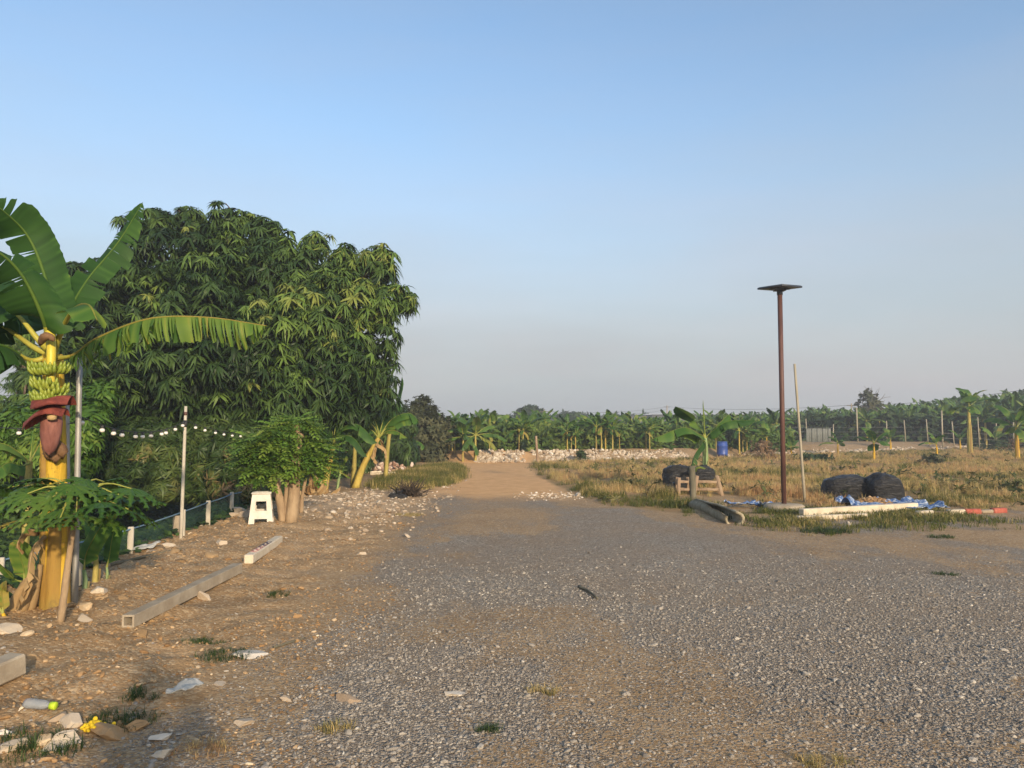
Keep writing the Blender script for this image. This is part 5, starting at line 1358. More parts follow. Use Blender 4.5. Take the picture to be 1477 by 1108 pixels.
# ---- rope fence at the ditch edge
posts = [(-60, 870, 7.0, 835), (0, 836, 8.2, 807), (188, 794, 10.2, 760), (300, 754, 13.2, 722), (334, 738, 14.9, 710), (362, 724, 16.6, 703)]
b0 = P(188, 794, 10.2); b0[2] = float(H(b0[0], b0[1]))
fe = thing('rope_fence', 'low rope fence of white stakes with a blue rope along the ditch', 'fence', tuple(b0)); tops = []
for px, py, Y, ty in posts:
    b = P(px, py, Y); b[2] = float(H(b[0], b[1])); t = P(px + 1, ty, Y)
    if px in (-60, 0): t = b + [0, 0, .33]
    mb = MB(); hh = t[2] - b[2]; box(mb, b - b0 + [0, 0, hh / 2 - .08], (.072, .06, hh + .16), rotz(.3) @ rotx(RNG.normal(0, .03)), bev=.008); mb.build('post', M_WHITEPOST, fe); tops.append(t - b0 + [0.0, -.035, -.03])
mb = MB()
for a, c in zip(tops[:-1], tops[1:]): tube(mb, cable_pts(a, c, .015, 8), .011, 6, cap=False)
mb.build('rope', M_BLUEWIRE, fe)
tn = NT('green_shade_net'); fq = tn.noise(tn.coord(), 40, 3)
M_NET = tn.out(tn.n('ShaderNodeMixShader', ins={0: .5, 1: tn.bsdf(tn.ramp(fq, [(.3, (.02, .05, .045)), (.7, (.05, .10, .085))]), .8, None, .1), 2: tn.n('ShaderNodeBsdfTransparent').outputs[0]}).outputs[0])
mb = MB()
for a, c in zip(tops[:-1], tops[1:]):
    q = cable_pts(a, c, .015, 14); lo = q.copy()
    lo[:, 2] = H(q[:, 0] + b0[0], q[:, 1] + b0[1]) - b0[2] - .03; lo[:, 0] -= .05 * np.sin(np.arange(14) * 1.1)
    mb.add(np.vstack([q - [.012, 0, .01], lo - [.012, 0, 0]]), [(i, i + 1, 15 + i, 14 + i) for i in range(13)])
mb.build('net', M_NET, fe)
pole('wooden_stake', 'short split stake beside the banded pole at the ditch edge', 'stake', (264, 772), (265, 735), 11.6, .03, .028, M_WHITEPOST)
# old white board behind the papaya stem and grey slab left of the banded pole
b = P(117, 820, 7.6); b[2] = float(H(b[0], b[1])); mb = MB(); box(mb, (0, 0, .16), (.04, .05, .36), rotz(.2), bev=.006)
tag(mb.build('wooden_stake', M_WHITEPOST, loc=tuple(b)), 'short white stake right behind the papaya stem', 'stake')
b = P(254, 770, 11.8); b[2] = float(H(b[0], b[1])); mb = MB(); box(mb, (0, 0, .12), (.10, .04, .34), rotz(.4) @ rotx(.1), bev=.006)
tag(mb.build('concrete_slab', M_CONC, loc=tuple(b)), 'small grey slab standing left of the banded pole', 'slab')

# ---- white plastic stool
b = onground(377, 754)
M_PLASTIC = mat_plain('white_plastic', (.44, .40, .32), (.62, .59, .52), .45, 5, .12, 30, spec=.4)
stool = thing('plastic_stool', 'white plastic stool with square side openings, in front of the pruned trunks', 'stool', tuple(b), .25)
hT, wb, wt = .46, .185, .135
def stool_side(k):
    mb = MB(); R = rotz(k * PI / 2)
    def q(u, z):            # u -1..1 along the side, slanting in with height
        hw = wb + (wt - wb) * z / hT
        return np.array([u * hw, -hw, z])
    us, zs = [-1, -.52, .52, 1], [0, .075, .20, .345, hT]
    V, F_ = [], []
    for z in zs:
        for u in us: V.append(q(u * (1.0 if True else 1), z))
    V = np.array(V); inn = V + np.array([0, .012, 0])
    solid = lambda i, j: not ((i == 0 and j == 1) or (i == 2 and j == 1))
    n = len(V)
    for i in range(4):
        for j in range(3):
            if not solid(i, j): continue
            f = (i * 4 + j, i * 4 + j + 1, (i + 1) * 4 + j + 1, (i + 1) * 4 + j)
            F_.append(f); F_.append(tuple(np.array(f[::-1]) + n))
    for (a, b_) in ((0, 1), (2, 3), (1, 5), (5, 6), (6, 2), (9, 10), (10, 14), (14, 13), (13, 9)): F_.append((a, b_, b_ + n, a + n))
    mb.add(np.vstack([V, inn]) @ R.T, F_); return mb
for k in range(4): stool_side(k).build('side_panel', M_PLASTIC, stool, smooth=False)
mb = MB(); box(mb, (0, 0, hT + .008), (wt * 2 + .03, wt * 2 + .03, .03), bev=.010); box(mb, (0, 0, hT + .026), (wt * 2 - .06, wt * 2 - .06, .008), bev=.003); mb.build('seat', M_PLASTIC, stool)

# ---- concrete beams lying on the soil
def beam(name, label, a_px, c_px, wd, hollow, mat, Ya=None, Yc=None, ht=None, roll=0.0, lift=0.0):
    a = onground(*a_px); c = onground(*c_px); ax = c - a; L_ = np.linalg.norm(ax); t = ax / L_
    s = nrm(np.cross(t, [0, 0, 1])); u = np.cross(s, t); Rm = np.stack([t, s, u], -1)
    root = thing(name, label, 'beam', tuple((a + c) / 2 + [0, 0, (ht or wd) / 2 + lift]))
    mb = MB(); w2, h2 = wd, ht or wd
    if hollow:
        tk = .018
        box(mb, Rm @ np.array([0, 0, h2 / 2 - tk / 2]), (L_, w2, tk), Rm, bev=.004); box(mb, Rm @ np.array([0, 0, -h2 / 2 + tk / 2]), (L_, w2, tk), Rm, bev=.004)
        for sg in (-1, 1): box(mb, Rm @ np.array([0, sg * (w2 / 2 - tk / 2), 0]), (L_ - .002, tk - .002, h2 - 2 * tk + .006), Rm, bev=.002)
    else: box(mb, (0, 0, 0), (L_, w2, h2), Rm, bev=.012)
    mb.build('shaft', mat, root, smooth=False)
    return root, Rm, L_
beam('concrete_beam', 'long hollow grey concrete beam lying across the bare soil', (184, 906), (343, 826), .10, True, M_CONC)
# faded maroon marks on the second beam: patchy worn print with an oval outline
def faded_print():
    t = NT('faded_maroon_print'); co = t.coord()
    f = t.noise(co, 26, 4, .7); col = t.ramp(f, [(.40, (.16, .045, .06)), (.50, (.34, .17, .16)), (.62, (.55, .44, .36))])
    return t.out(t.bsdf(col, .8, None, .2))
root, Rm, L_ = beam('concrete_beam', 'short cream concrete beam with faded maroon mark, pointing at the white stool', (358, 814), (402, 784), .105, False, M_CONC_PALE)
mb = MB(); box(mb, Rm @ np.array([-L_ * .12, 0, .054]), (L_ * .52, .075, .004), Rm); mb.build('maroon_mark', faded_print(), root)
mb = MB()
for k in range(9): box(mb, Rm @ np.array([-L_ * .34 + k * L_ * .055, .012 * (-1) ** k, .057]), (.022, .03, .003), Rm @ rotz(RNG.uniform(-.6, .6)))
mb.build('worn_patch', M_CONC_PALE, root)
beam('concrete_beam', 'square grey concrete beam end sticking in from the left edge', (-70, 1015), (26, 972), .13, False, M_CONC)
beam('concrete_beam', 'cream concrete beam lying as a kerb between lamp foot and painted kerb', (1156, 748), (1321, 738), .13, False, M_CONC_PALE, ht=.17)
beam('concrete_beam', 'lower pale beam half buried in weeds, in front of the raised cream kerb beam', (1150, 751), (1250, 747), .10, False, M_CONC_PALE, ht=.08)
# painted kerb: white and red lengths of one kerb
M_REDP = mat_plain('worn_red_paint', (.28, .05, .035), (.42, .13, .085), .8, 8, .3, 40)
a, c = onground(1322, 744), onground(1450, 739); ax = c - a; L_ = np.linalg.norm(ax); t_ = ax / L_; s_ = nrm(np.cross(t_, [0, 0, 1])); Rm = np.stack([t_, s_, np.cross(s_, t_)], -1)
kb = thing('painted_kerb', 'low worn kerb painted in white and red lengths at the right', 'kerb', tuple(a))
for f0, f1, mt, nm in ((0, .17, M_CONC_PALE, 'white_length'), (.17, .34, M_WOOD, 'bare_length'), (.34, .52, M_CONC_PALE, 'white_length'), (.52, .70, M_REDP, 'red_length'), (.70, .84, M_CONC, 'bare_length'), (.84, 1.0, M_REDP, 'red_length')):
    mb = MB(); box(mb, Rm @ np.array([(f0 + f1) / 2 * L_, 0, .03]), ((f1 - f0) * L_ - .02, .13, .12 if nm != 'bare_length' else .07), Rm @ roty(RNG.normal(0, .01)), bev=.02); mb.build(nm, mt, kb)
# hollow rotten log in the grass
a, c = onground(1003, 733), onground(1060, 756); a = a + [0, 0, .08]; c = c + [0, 0, .08]; ax = c - a
mb = MB(); n = 14; V = []; q = catmull([a, (a + c) / 2 + [.03, 0, .01], c], 16)
t_ = nrm(ax); s_ = nrm(np.cross(t_, [0, 0, 1])); u_ = np.cross(s_, t_)
for layer in (0, 1):
    for i in range(16):
        for j in range(n):
            op = .05 + .15 * sstep(6, 10, i); an = PI * (.38 + op) + (j / (n - 1)) * (PI * (2 - 2 * op)) + .1 * math.sin(i * .7); r = (.17 if layer == 0 else .125) * (1 + .06 * RNG.normal() * (layer == 0)) * (1 if i > 8 else 1 - .02 * (8 - i))
            V.append(q[i] - a + r * (math.cos(an) * s_ + .8 * math.sin(an) * u_))
F_ = []
for i in range(15):
    for j in range(n - 1):
        f = (i * n + j, i * n + j + 1, (i + 1) * n + j + 1, (i + 1) * n + j); F_.append(f); F_.append(tuple(np.array(f[::-1]) + 16 * n))
    for j in (0, n - 1):
        F_.append((i * n + j, (i + 1) * n + j, (i + 1) * n + j + 16 * n, i * n + j + 16 * n))
for i in (0, 15):
    for j in range(n - 1): F_.append((i * n + j, i * n + j + 1, i * n + j + 1 + 16 * n, i * n + j + 16 * n))
mb.add(V, F_); tag(mb.build('hollow_log', M_LOG, loc=tuple(a)), 'hollow split log lying at the edge of the grass, left of the lamp foot', 'log')

# ---- black bags
def bag_mat():
    t = NT('black_plastic_bag'); co = t.coord()
    st_ = t.n('ShaderNodeMapping', ins={'Vector': co, 'Scale': (1.2, 1.2, 5)}).outputs[0]
    f = t.noise(st_, 3.2, 6, .62, 1.2); col = t.ramp(f, [(.3, (.012, .012, .013)), (.7, (.035, .034, .033))])
    return t.out(t.bsdf(col, t.ramp(f, [(.3, (.3, .3, .3)), (.7, (.52, .52, .52))]), t.bump(f, 1.0, .09), .45))
M_BAG = bag_mat()
def bag(label, px, py, Y, wd, ht, seed, dep=.7, grp=None, z=None, lean=0.0, name='black_bag'):
    rs = np.random.default_rng(seed); b = onground(px, py) if z is None else P(px, py, Y)
    if z is not None: b[2] = z
    V, F_ = ICO[3]; V = V.copy()
    V[:, 2] = np.where(V[:, 2] < -.25, -.25 + (V[:, 2] + .25) * .25, V[:, 2])
    th = np.arctan2(V[:, 1], V[:, 0])
    r = 1 + .22 * (fbm(V[:, 0] * 1.6 + seed, V[:, 2] * 2 + V[:, 1], seed) - .5) * 2 + .035 * np.sin(th * 11 + 3 * V[:, 2] + seed) * sstep(-.2, .8, V[:, 2]) + .03 * np.sin(V[:, 2] * 13 + 2 * np.cos(th * 2))
    sq = np.abs(V[:, :2]).max(1, keepdims=True) / np.maximum(np.linalg.norm(V[:, :2], axis=1, keepdims=True), 1e-6)
    V = V * r[:, None]; V[:, :2] *= (1 / np.maximum(sq, .82)) ** .5
    V[:, 2] = np.sign(V[:, 2]) * np.abs(V[:, 2]) ** .55 + .22 * (fbm(V[:, 0] * 1.3 + seed * 3.1, V[:, 1] * 1.3, seed + 4) - .5) * (V[:, 2] > 0)
    V = V * np.array([wd / 2, dep / 2, ht / 1.45]); V[:, 2] -= V[:, 2].min() + .02; V[:, 0] += lean * V[:, 2]
    mb = MB(); mb.add(V, [F_])
    tail = catmull([(lean * ht, 0, ht * .92), (lean * ht + .05, .02, ht * 1.0), (lean * ht + .10, .0, ht * 1.03)], 5)
    tube(mb, tail, [.10, .05, .03, .045, .06], 9, wob=.35, rng=rs)
    return tag(mb.build(name, M_BAG, loc=tuple(b)), label, 'plastic bag', grp)
bag('wide black plastic bag on the blue tarpaulin, left of the narrower one', 1222, 722, 16.9, 1.02, .52, 1, grp='black bags on the blue tarpaulin')
bag('small black plastic bag squeezed between the two larger ones on the tarpaulin', 1247, 722, 16.6, .36, .38, 2, .4, grp='black bags on the blue tarpaulin')
bag('narrow black plastic bag at the right end of the blue tarpaulin', 1277, 723, 16.9, 0.72, .56, 3, grp='black bags on the blue tarpaulin', lean=-.1)
bag('rounded black plastic bag standing in grass left of the wooden trestles', 977, 706, 19.2, .72, .58, 4)
bag('low black plastic bag resting on the right wooden trestle', 1014, 697, 19.6, .56, .32, 5, .5, z=float(H(4.8, 19.5)) + .30)
# small crumpled dark sack below the left bag
bag('small crumpled dark sack at the foot of the rounded black bag', 968, 712, 18.9, .24, .22, 6, .25)

# ---- blue tarpaulin, crumpled
def tarp_mat():
    t = NT('blue_white_tarpaulin'); co = t.coord()
    f = t.noise(co, 9, 5, .7, .6); col = t.ramp(f, [(.38, (.035, .085, .24)), (.5, (.10, .19, .40)), (.56, (.42, .48, .56)), (.66, (.62, .64, .64))], 'LINEAR')
    return t.out(t.bsdf(col, .5, t.bump(f, .6, .03), .35))
M_TARP = tarp_mat()
def cloth(name, label, x0, x1, y0, y1, hgt, seed, cat='tarpaulin', nx=60, ny=30, mat=None):
    xs_, ys_ = np.meshgrid(np.linspace(x0, x1, nx), np.linspace(y0, y1, ny))
    ed = 1 - np.minimum(np.minimum(sstep(x0, x0 + .35, xs_), sstep(x1, x1 - .35, xs_)), np.minimum(sstep(y0, y0 + .25, ys_), sstep(y1, y1 - .25, ys_)))
    rn = fbm(xs_ * 4 + seed, ys_ * 4, seed); rn2 = np.abs(fbm(xs_ * 7 + seed, ys_ * 5, seed + 3) - .5) * 2
    X = xs_ + (fbm(ys_ * 3, xs_ * 2, seed + 5) - .5) * .35; Y_ = ys_ + (fbm(xs_ * 3, ys_ * 2, seed + 7) - .5) * .3
    Z = H(X, Y_) + .03 + hgt * (.35 + .65 * ed) * (rn * .8 + .5 * rn2 - .25) + .01
    Z = np.maximum(Z, H(X, Y_) + .012)
    i = np.arange(nx * ny).reshape(ny, nx); F_ = np.stack([i[:-1, :-1], i[:-1, 1:], i[1:, 1:], i[1:, :-1]], -1).reshape(-1, 4)
    mb = MB(); mb.add(np.stack([X, Y_, Z], -1).reshape(-1, 3), [F_])
    o = mb.build(name, mat or M_TARP); m = o.modifiers.new('thick', 'SOLIDIFY'); m.thickness = .006
    return tag(o, label, cat)
cloth('tarpaulin', 'crumpled blue and white tarpaulin under the black bags', 6.7, 8.35, 14.9, 16.4, .30, 5)
cloth('cloth_heap', 'crumpled blue grey plastic sheet in the weeds right of the hollow log', 4.3, 4.85, 15.5, 15.9, .24, 9, 'plastic sheet', 26, 22)
cloth('cloth_heap', 'crumpled pale blue plastic heap just left behind the lamp foot', 4.95, 5.3, 15.6, 15.95, .26, 12, 'plastic sheet', 26, 22)
# earth spilled on the tarpaulin
b = onground(1258, 729)
rs = np.random.default_rng(3); mb = MB(); n = 420
pts = np.stack([rs.normal(0, .32, n), rs.normal(0, .16, n), np.zeros(n)], -1); pts[:, 2] = .03 + .13 * np.exp(-(pts[:, 0] / .35) ** 2 - (pts[:, 1] / .2) ** 2) * rs.random(n) ** .3
scatter(mb, *rock_base(1, rs), rand_rot(n, rs) * rs.uniform(.02, .06, n)[:, None, None], pts, rs.beta(1.5, 4, n)); tag(mb.build('soil_heap', M_EARTHSTONE, loc=tuple(b)), 'low heap of brown soil spilled on the blue tarpaulin', 'soil', kind='stuff')

# ---- wooden trestles and post by the left bags
def trestle(label, px, py, Y, wd, ht, rz, slats):
    b = onground(px, py); root = thing('wooden_trestle', label, 'trestle', tuple(b), rz, 'wooden trestles by the black bags')
    for sx in (-1, 1):
        for dy in (-.13, .13):
            mb = MB(); a = np.array([sx * wd * .60, dy * 1.3, -.06]); c = np.array([sx * wd * .42, dy * .5, ht]); d = nrm(c - a); s = nrm(np.cross(d, [0, 1, 0])); box(mb, (a + c) / 2, (.075, .04, np.linalg.norm(c - a)), np.stack([s, np.cross(d, s), d], -1), bev=.004); mb.build('leg', M_WOOD, root)
    for z in slats:
        for dy in (-.11, .11):
            mb = MB(); box(mb, (0, dy * (1.2 - z / ht * .6), z), (wd * 1.02, .028, .055), bev=.003); mb.build('rail', M_WOOD, root)
    return root
trestle('small wooden trestle left of the dark post, before the rounded black bag', 986, 713, 18.3, .30, .40, .1, (.12, .30))
trestle('wider wooden trestle right of the dark post, carrying a black bag', 1020, 713, 18.5, .56, .44, -.08, (.12, .30))
pole('wooden_post', 'short dark weathered post between the two wooden trestles', 'post', (1000, 722), (998, 672), 17.5, .075, .07, M_WOODGREY, n=9)
# yellowed leaf lying on the bags
mb = MB(); p0 = P(1001, 686, 19.0); banana_leaf(mb, [p0 - p0, P(1003, 676, 19) - p0, P(1010, 673, 19) - p0, P(1018, 676, 19) - p0], .09, .6, 10, .1, .1, np.random.default_rng(2), .98)
tag(mb.build('fallen_leaf', [M_BLADE, M_RIB_Y], loc=tuple(p0)), 'yellowing banana leaf draped over the bag on the trestle', 'leaf')

# ---- blue barrel
b = P(1042, 662, 43.0); b[2] = float(H(b[0], b[1]))
M_BLUE = mat_plain('blue_plastic', (.02, .05, .22), (.035, .085, .32), .45, 3, .1, 12, spec=.45)
bar = thing('plastic_barrel', 'blue plastic barrel standing in the dry grass before the banana row', 'barrel', tuple(b))
mb = MB(); lathe(mb, [(0, 0), (.24, 0), (.27, .03), (.285, .15), (.30, .16), (.30, .19), (.29, .21), (.30, .42), (.29, .60), (.305, .62), (.305, .65), (.285, .67), (.27, .80), (.25, .83), (0, .83)], n=24); mb.build('body', M_BLUE, bar)
mb = MB(); lathe(mb, [(.255, .822), (.275, .83), (.275, .865), (.255, .87), (.06, .872), (0, .872)], n=24); mb.build('lid', M_BLUE, bar)

# ---- heap of twigs at the track edge
b = onground(590, 716); rs = np.random.default_rng(6); mb = MB()
for k in range(150):
    a = rs.uniform(0, 2 * PI); l = rs.uniform(.25, .55); e = rs.uniform(.1, 1.2); s0 = np.array([rs.normal(0, .12), rs.normal(0, .1), rs.random() * .12])
    d = np.array([math.cos(a) * math.cos(e), math.sin(a) * math.cos(e), math.sin(e) * .8])
    tube(mb, catmull([s0, s0 + d * l * .5 + rs.normal(0, .03, 3), s0 + d * l], 4), np.linspace(.012, .004, 4), 4, cap=False)
tag(mb.build('twig_heap', mat_plain('dark_twigs', (.035, .026, .02), (.09, .065, .045), .9, 9, .3, 40), loc=tuple(b)), 'heap of dark dry twigs at the left edge of the track', 'twigs')
# flat black sack next to it
bag('flat dark rag lying left of the heap of twigs', 573, 719, 17.6, .40, .12, 9, .3, name='dark_rag'); bpy.data.objects['dark_rag']['category'] = 'rag'
# sticks
def stick(label, pts, r, mat=None):
    q = [onground(*p) for p in pts]; b = q[0].copy(); q = [p - b + [0, 0, r * 1.2] for p in q]
    mb = MB(); p_ = catmull(q, 10); tube(mb, p_, np.linspace(r, r * .6, 10), 6, wob=.15); tag(mb.build('stick', mat or M_WOODGREY, loc=tuple(b)), label, 'stick')
stick('curved dark stick lying alone on the grey gravel', [(835, 849), (848, 855), (862, 866)], .016)
stick('long thin grey stick lying on the soil beside the ditch', [(160, 818), (210, 806), (262, 795)], .022)
stick('short straight stick on the soil just below the long thin one', [(150, 836), (185, 822)], .012)
stick('small dark stick lying at the left edge of the gravel', [(395, 936), (440, 922)], .010)

# ---- single stones, each told apart by where it lies
ROCKS = [(142, 854, .085, .050, M_LIME, .75, 'square white block of stone right of the metal pole foot'), (296, 864, .085, .065, M_LIME, .45, 'rounded pale rock leaning on the right end of the hollow beam'),
         (120, 897, .08, .05, M_LIME, .5, 'flat pale stone on the clods below the papaya foot'), (122, 880, .07, .05, M_EARTHSTONE, .75, 'tan lump of stone right of the papaya foot'), (362, 947, .135, .030, M_LIME, .85, 'flat white stone beside the dark green weeds'), (8, 911, .10, .05, M_LIME, .65, 'pale slab at the left edge under the yellowing shoot'),
         (105, 1046, .08, .045, M_LIME, .55, 'cream stone left of the yellow flowers'), (92, 1070, .085, .055, M_LIME, .6, 'angular cream stone right of the largest weed clump'), (20, 1076, .075, .03, M_LIME, .55, 'pale flat stone left of the largest weed clump'), (58, 1071, .055, .035, M_EARTHSTONE, .75, 'pinkish tan stone touching the largest weed clump'),
         (80, 1040, .055, .035, M_LIME, .2, 'grey tan stone behind the cream stone'), (8, 1058, .04, .022, M_LIME, .95, 'small white stone at the left edge'), (155, 1058, .085, .045, M_EARTHSTONE, .45, 'brown stone below the yellow flowers'), (190, 1053, .09, .04, M_EARTHSTONE, .42, 'long brown stone below the long low weeds'),
         (232, 1066, .06, .022, M_LIME, .8, 'small white stone inside the shadow'), (233, 1091, .05, .03, M_LIME, .7, 'pale stone at the bottom edge inside the shadow'), (503, 1010, .085, .03, M_LIME, .12, 'flat tan stone at the left edge of the gravel'), (655, 1001, .075, .018, M_LIME, .8, 'thin white stone alone on the gravel'),
         (355, 1043, .065, .02, M_LIME, .45, 'flat pale stone on the soil right of the shadow'), (412, 1010, .05, .02, M_LIME, .4, 'long pale stone on the soil left of the flat tan stone'), (318, 988, .05, .018, M_LIME, .5, 'small pale stone on the soil below the flat white stone'), (318, 785, .09, .05, M_LIME, .55, 'pale stone on bare soil right of the banded pole'),
         (246, 790, .10, .05, M_LIME, .6, 'white stone at the far end of the long thin stick'), (220, 797, .12, .04, M_LIME, .3, 'tan flat stone next to the ditch behind the thin stick'), (344, 741, .14, .13, M_LIME, .55, 'biggest pale rock of the pile left of the stool'), (335, 745, .10, .08, M_LIME, .4, 'smaller tan rock at the front of the pile left of the stool'), (354, 745, .12, .09, M_LIME, .3, 'greyish rock of the pile touching the stool'),
         (520, 800, .06, .03, M_LIME, .5, 'pale stone at the edge between soil and gravel'), (478, 808, .09, .05, M_EARTHSTONE, .7, ''), (1277, 789, .0, .0, None, 0, ''), (835, 716, .12, .09, M_LIME, .6, 'largest pale stone among the chips right of the track'), (1224, 757, .06, .05, M_LIME, .7, 'small white stone in the weeds before the cream kerb beam')]
for k, (px, py, r, h, m_, v, lab) in enumerate(ROCKS):
    if not lab: continue
    rs = np.random.default_rng(700 + k); b = onground(px, py); V, F_ = rock_base(3, rs, 13, (.30, .70)); V = V / np.abs(V).max(0); V[:, :2] *= 1 + .4 * np.clip(-V[:, 2:3], 0, 1)
    if 'square white' in lab: V = np.clip(V * 1.5, -.8, .8) + rs.normal(0, .01, V.shape)
    V = V + .06 * (fbm(V[:, 0] * 3 + k, V[:, 1] * 3 + V[:, 2], k)[:, None] - .5) * V
    mb = MB(); mb.add(V * [r, r * rs.uniform(.6, .9), h] @ rotz(rs.uniform(-.5, .5)).T, [F_], 0, v + .1 * (fbm(V[:, 0] * 2, V[:, 1] * 2, k) - .5))
    tag(mb.build('rock', m_, loc=(b[0], b[1], b[2] + h * .22), smooth=False), lab, 'rock', 'single stones on the yard')

# ---- rubbish: crushed bottle, yellow flowers, torn white bag
M_CLEAR = NT('dusty_clear_plastic'); t = M_CLEAR
M_CLEAR = t.out(t.n('ShaderNodeMixShader', ins={0: .45, 1: t.bsdf((.35, .37, .38), .25, t.bump(t.noise(t.coord(), 40, 3), .4, .01), .5), 2: t.n('ShaderNodeBsdfTransparent').outputs[0]}).outputs[0])
a = onground(36, 1022); c = onground(76, 1026); d = nrm(c - a); Lb = np.linalg.norm(c - a)
bo = thing('plastic_bottle', 'crushed clear plastic bottle with bright green cap lying on the soil', 'bottle', tuple(a + [0, 0, .03]))
s_ = nrm(np.cross(d, [0, 0, 1])); Rm = np.stack([s_, np.cross(d, s_), d], -1)
mb = MB(); lathe(mb, [(0, 0), (.028, .003), (.034, .02), (.033, Lb * .35), (.029, Lb * .45), (.033, Lb * .55), (.028, Lb * .74), (.014, Lb * .88), (.013, Lb * .92)], n=16, rot=Rm, wob=lambda V: V * np.array([1, .8, 1])); mb.build('bottle_body', M_CLEAR, bo)
mb = MB(); lathe(mb, [(.0, Lb * 1.12), (.018, Lb * 1.12), (.021, Lb * 1.10), (.021, Lb * .92), (.0, Lb * .915)], n=16, rot=Rm); mb.build('bottle_cap', mat_plain('lime_green_cap', (.36, .52, .02), (.48, .62, .04), .4, 4, 0), bo)
b = onground(136, 1054); rs = np.random.default_rng(8); mb = MB(); n = 60
scatter(mb, ICO[1][0] * [1, 1, .7], ICO[1][1], rand_rot(n, rs) * rs.uniform(.008, .014, n)[:, None, None], np.stack([rs.normal(0, .028, n), rs.normal(0, .022, n), .012 + .03 * rs.random(n)], -1), rs.random(n))
tag(mb.build('fallen_flowers', mat_plain('yellow_petals', (.62, .40, .01), (.80, .58, .03), .6, 30, .2, 60), loc=tuple(b)), 'little cluster of fallen bright yellow flowers on the soil', 'flowers')
p = onground(270, 1010)
M_TORN = mat_plain('torn_white_plastic', (.34, .34, .31), (.52, .51, .46), .5, 9, .5, 30, spec=.3)
cloth('plastic_bag', 'torn pale plastic bag lying at the edge of the shadow', p[0] - .06, p[0] + .08, p[1] - .09, p[1] + .11, .12, 21, 'plastic bag', 26, 26, M_TORN)
p = onground(205, 796)
cloth('plastic_scrap', 'scrap of white plastic on the ditch edge beside the white stake', p[0] - .10, p[0] + .15, p[1] - .1, p[1] + .12, .07, 23, 'plastic scrap', 20, 20, M_TORN)
# withered stump of an old banana at the left edge
b = P(30, 890, 6.7); b[2] = float(H(b[0], b[1])) - .02
mb = MB()
for k in range(6):
    a0 = k * 1.05; q = catmull([(math.cos(a0) * .06, math.sin(a0) * .06, 0), (.05 + math.cos(a0) * .06, math.sin(a0) * .06, .18), (.12 + math.cos(a0) * .03, math.sin(a0) * .03, .40 - .03 * k)], 7)
    tube(mb, q, [.05, .05, .045, .04, .035, .03, .02], 8, wob=.2, var=.7)
tag(mb.build('banana_stump', M_DRYLEAF, loc=tuple(b)), 'withered brown banana stump leaning right at the left edge', 'banana stump')
b = P(452, 712, 18.4); b[2] = float(H(b[0], b[1])); mb = MB(); rs = np.random.default_rng(44)
for k in range(26):
    a0 = rs.uniform(0, 6.28); s0 = np.array([rs.normal(0, .2), rs.normal(0, .1), .02]); e = s0 + [math.cos(a0) * .3, math.sin(a0) * .2, rs.uniform(.1, .5)]
    banana_leaf(mb, [s0, (s0 + e) / 2 + rs.normal(0, .05, 3), e], .09, 1.0, 7, .2, .05, rs, rs.random(), .008, 2, bl=0, rb=0)
tag(mb.build('dead_leaf_heap', M_DRYLEAF, loc=tuple(b)), 'heap of dead brown banana leaves right of the pruned trunks', 'dead leaves')
# pale rubble heap and boards beyond the leaning banana
for px, py, Y, l, lab in ((553, 683, 27, .9, 'pale board lying in the short grass beyond the leaning banana'), (536, 680, 28, .7, 'shorter pale board beside the rubble beyond the leaning banana')):
    b = P(px, py, Y); b[2] = float(H(b[0], b[1])) + .05; mb = MB(); box(mb, (0, 0, 0), (l, .16, .06), rotz(.2) @ roty(-.04), bev=.008); tag(mb.build('board', M_CONC_PALE, loc=tuple(b)), lab, 'board')
rs = np.random.default_rng(45); n = 130; b = g_(548, 29); mb = MB()
scatter(mb, *rock_base(1, rs), rand_rot(n, rs) * rs.uniform(.06, .15, n)[:, None, None], np.stack([rs.normal(0, .5, n), rs.normal(0, .4, n), .05 + .25 * rs.random(n)], -1), rs.random(n))
tag(mb.build('rubble_heap', mat_stone('pinkish_rubble', [(0, (.30, .18, .13)), (.6, (.50, .36, .28)), (1, (.68, .58, .50))]), loc=tuple(b)), 'pinkish rubble heap in the grass behind the leaning banana', 'rubble')

# ---- plantation fence, poles and cables
M_DARKWIRE = M_BLACKWIRE
fp = [(1100, 64, 626, 600), (1163, 63.5, 628, 604), (1200, 63, 625, 612), (1236, 62, 622, 588), (1278, 61.5, 624, 607), (1305, 61, 624, 606), (1337, 60, 622, 605), (1358, 59, 622, 592), (1375, 59, 624, 608), (1411, 58, 617, 602), (1436, 58, 620, 604), (1460, 57, 620, 602), (1500, 56, 620, 600)]
b0 = g_(1236, 62)
fe = thing('wire_fence', 'wire fence of pale posts along the front of the far banana plantation', 'fence', tuple(b0)); tp = []
for px, Y, yb, yt in fp:
    b = g_(px, Y); t_ = P(px + RNG.normal(0, 1), yt, Y); mb = MB(); tube(mb, [b - b0 - [0, 0, .1], t_ - b0], .055 if yt < 600 else .04, 6); mb.build('post', M_BAMBOO, fe); tp.append((b - b0, min(t_[2] - b[2], 1.3)))
mb = MB()
for f in (.35, .65, .95):
    for (a, ha), (c, hc) in zip(tp[:-1], tp[1:]): tube(mb, [a + [0, 0, f * 1.25], c + [0, 0, f * 1.25]], .008, 4, cap=False)
mb.build('wire', M_GALV, fe)
b = g_(1180, 62.5); mb = MB()
for k in range(9): box(mb, (-.9 + k * .22, .05 * (k % 2), .55), (.225, .03, 1.1), bev=.004)
tag(mb.build('sheet_panel', mat_plain('grey_sheet', (.09, .10, .09), (.15, .16, .145), .6, 3, .2, 10), loc=tuple(b)), 'grey corrugated sheet panel standing before the plantation, right of the leaning pole', 'panel')
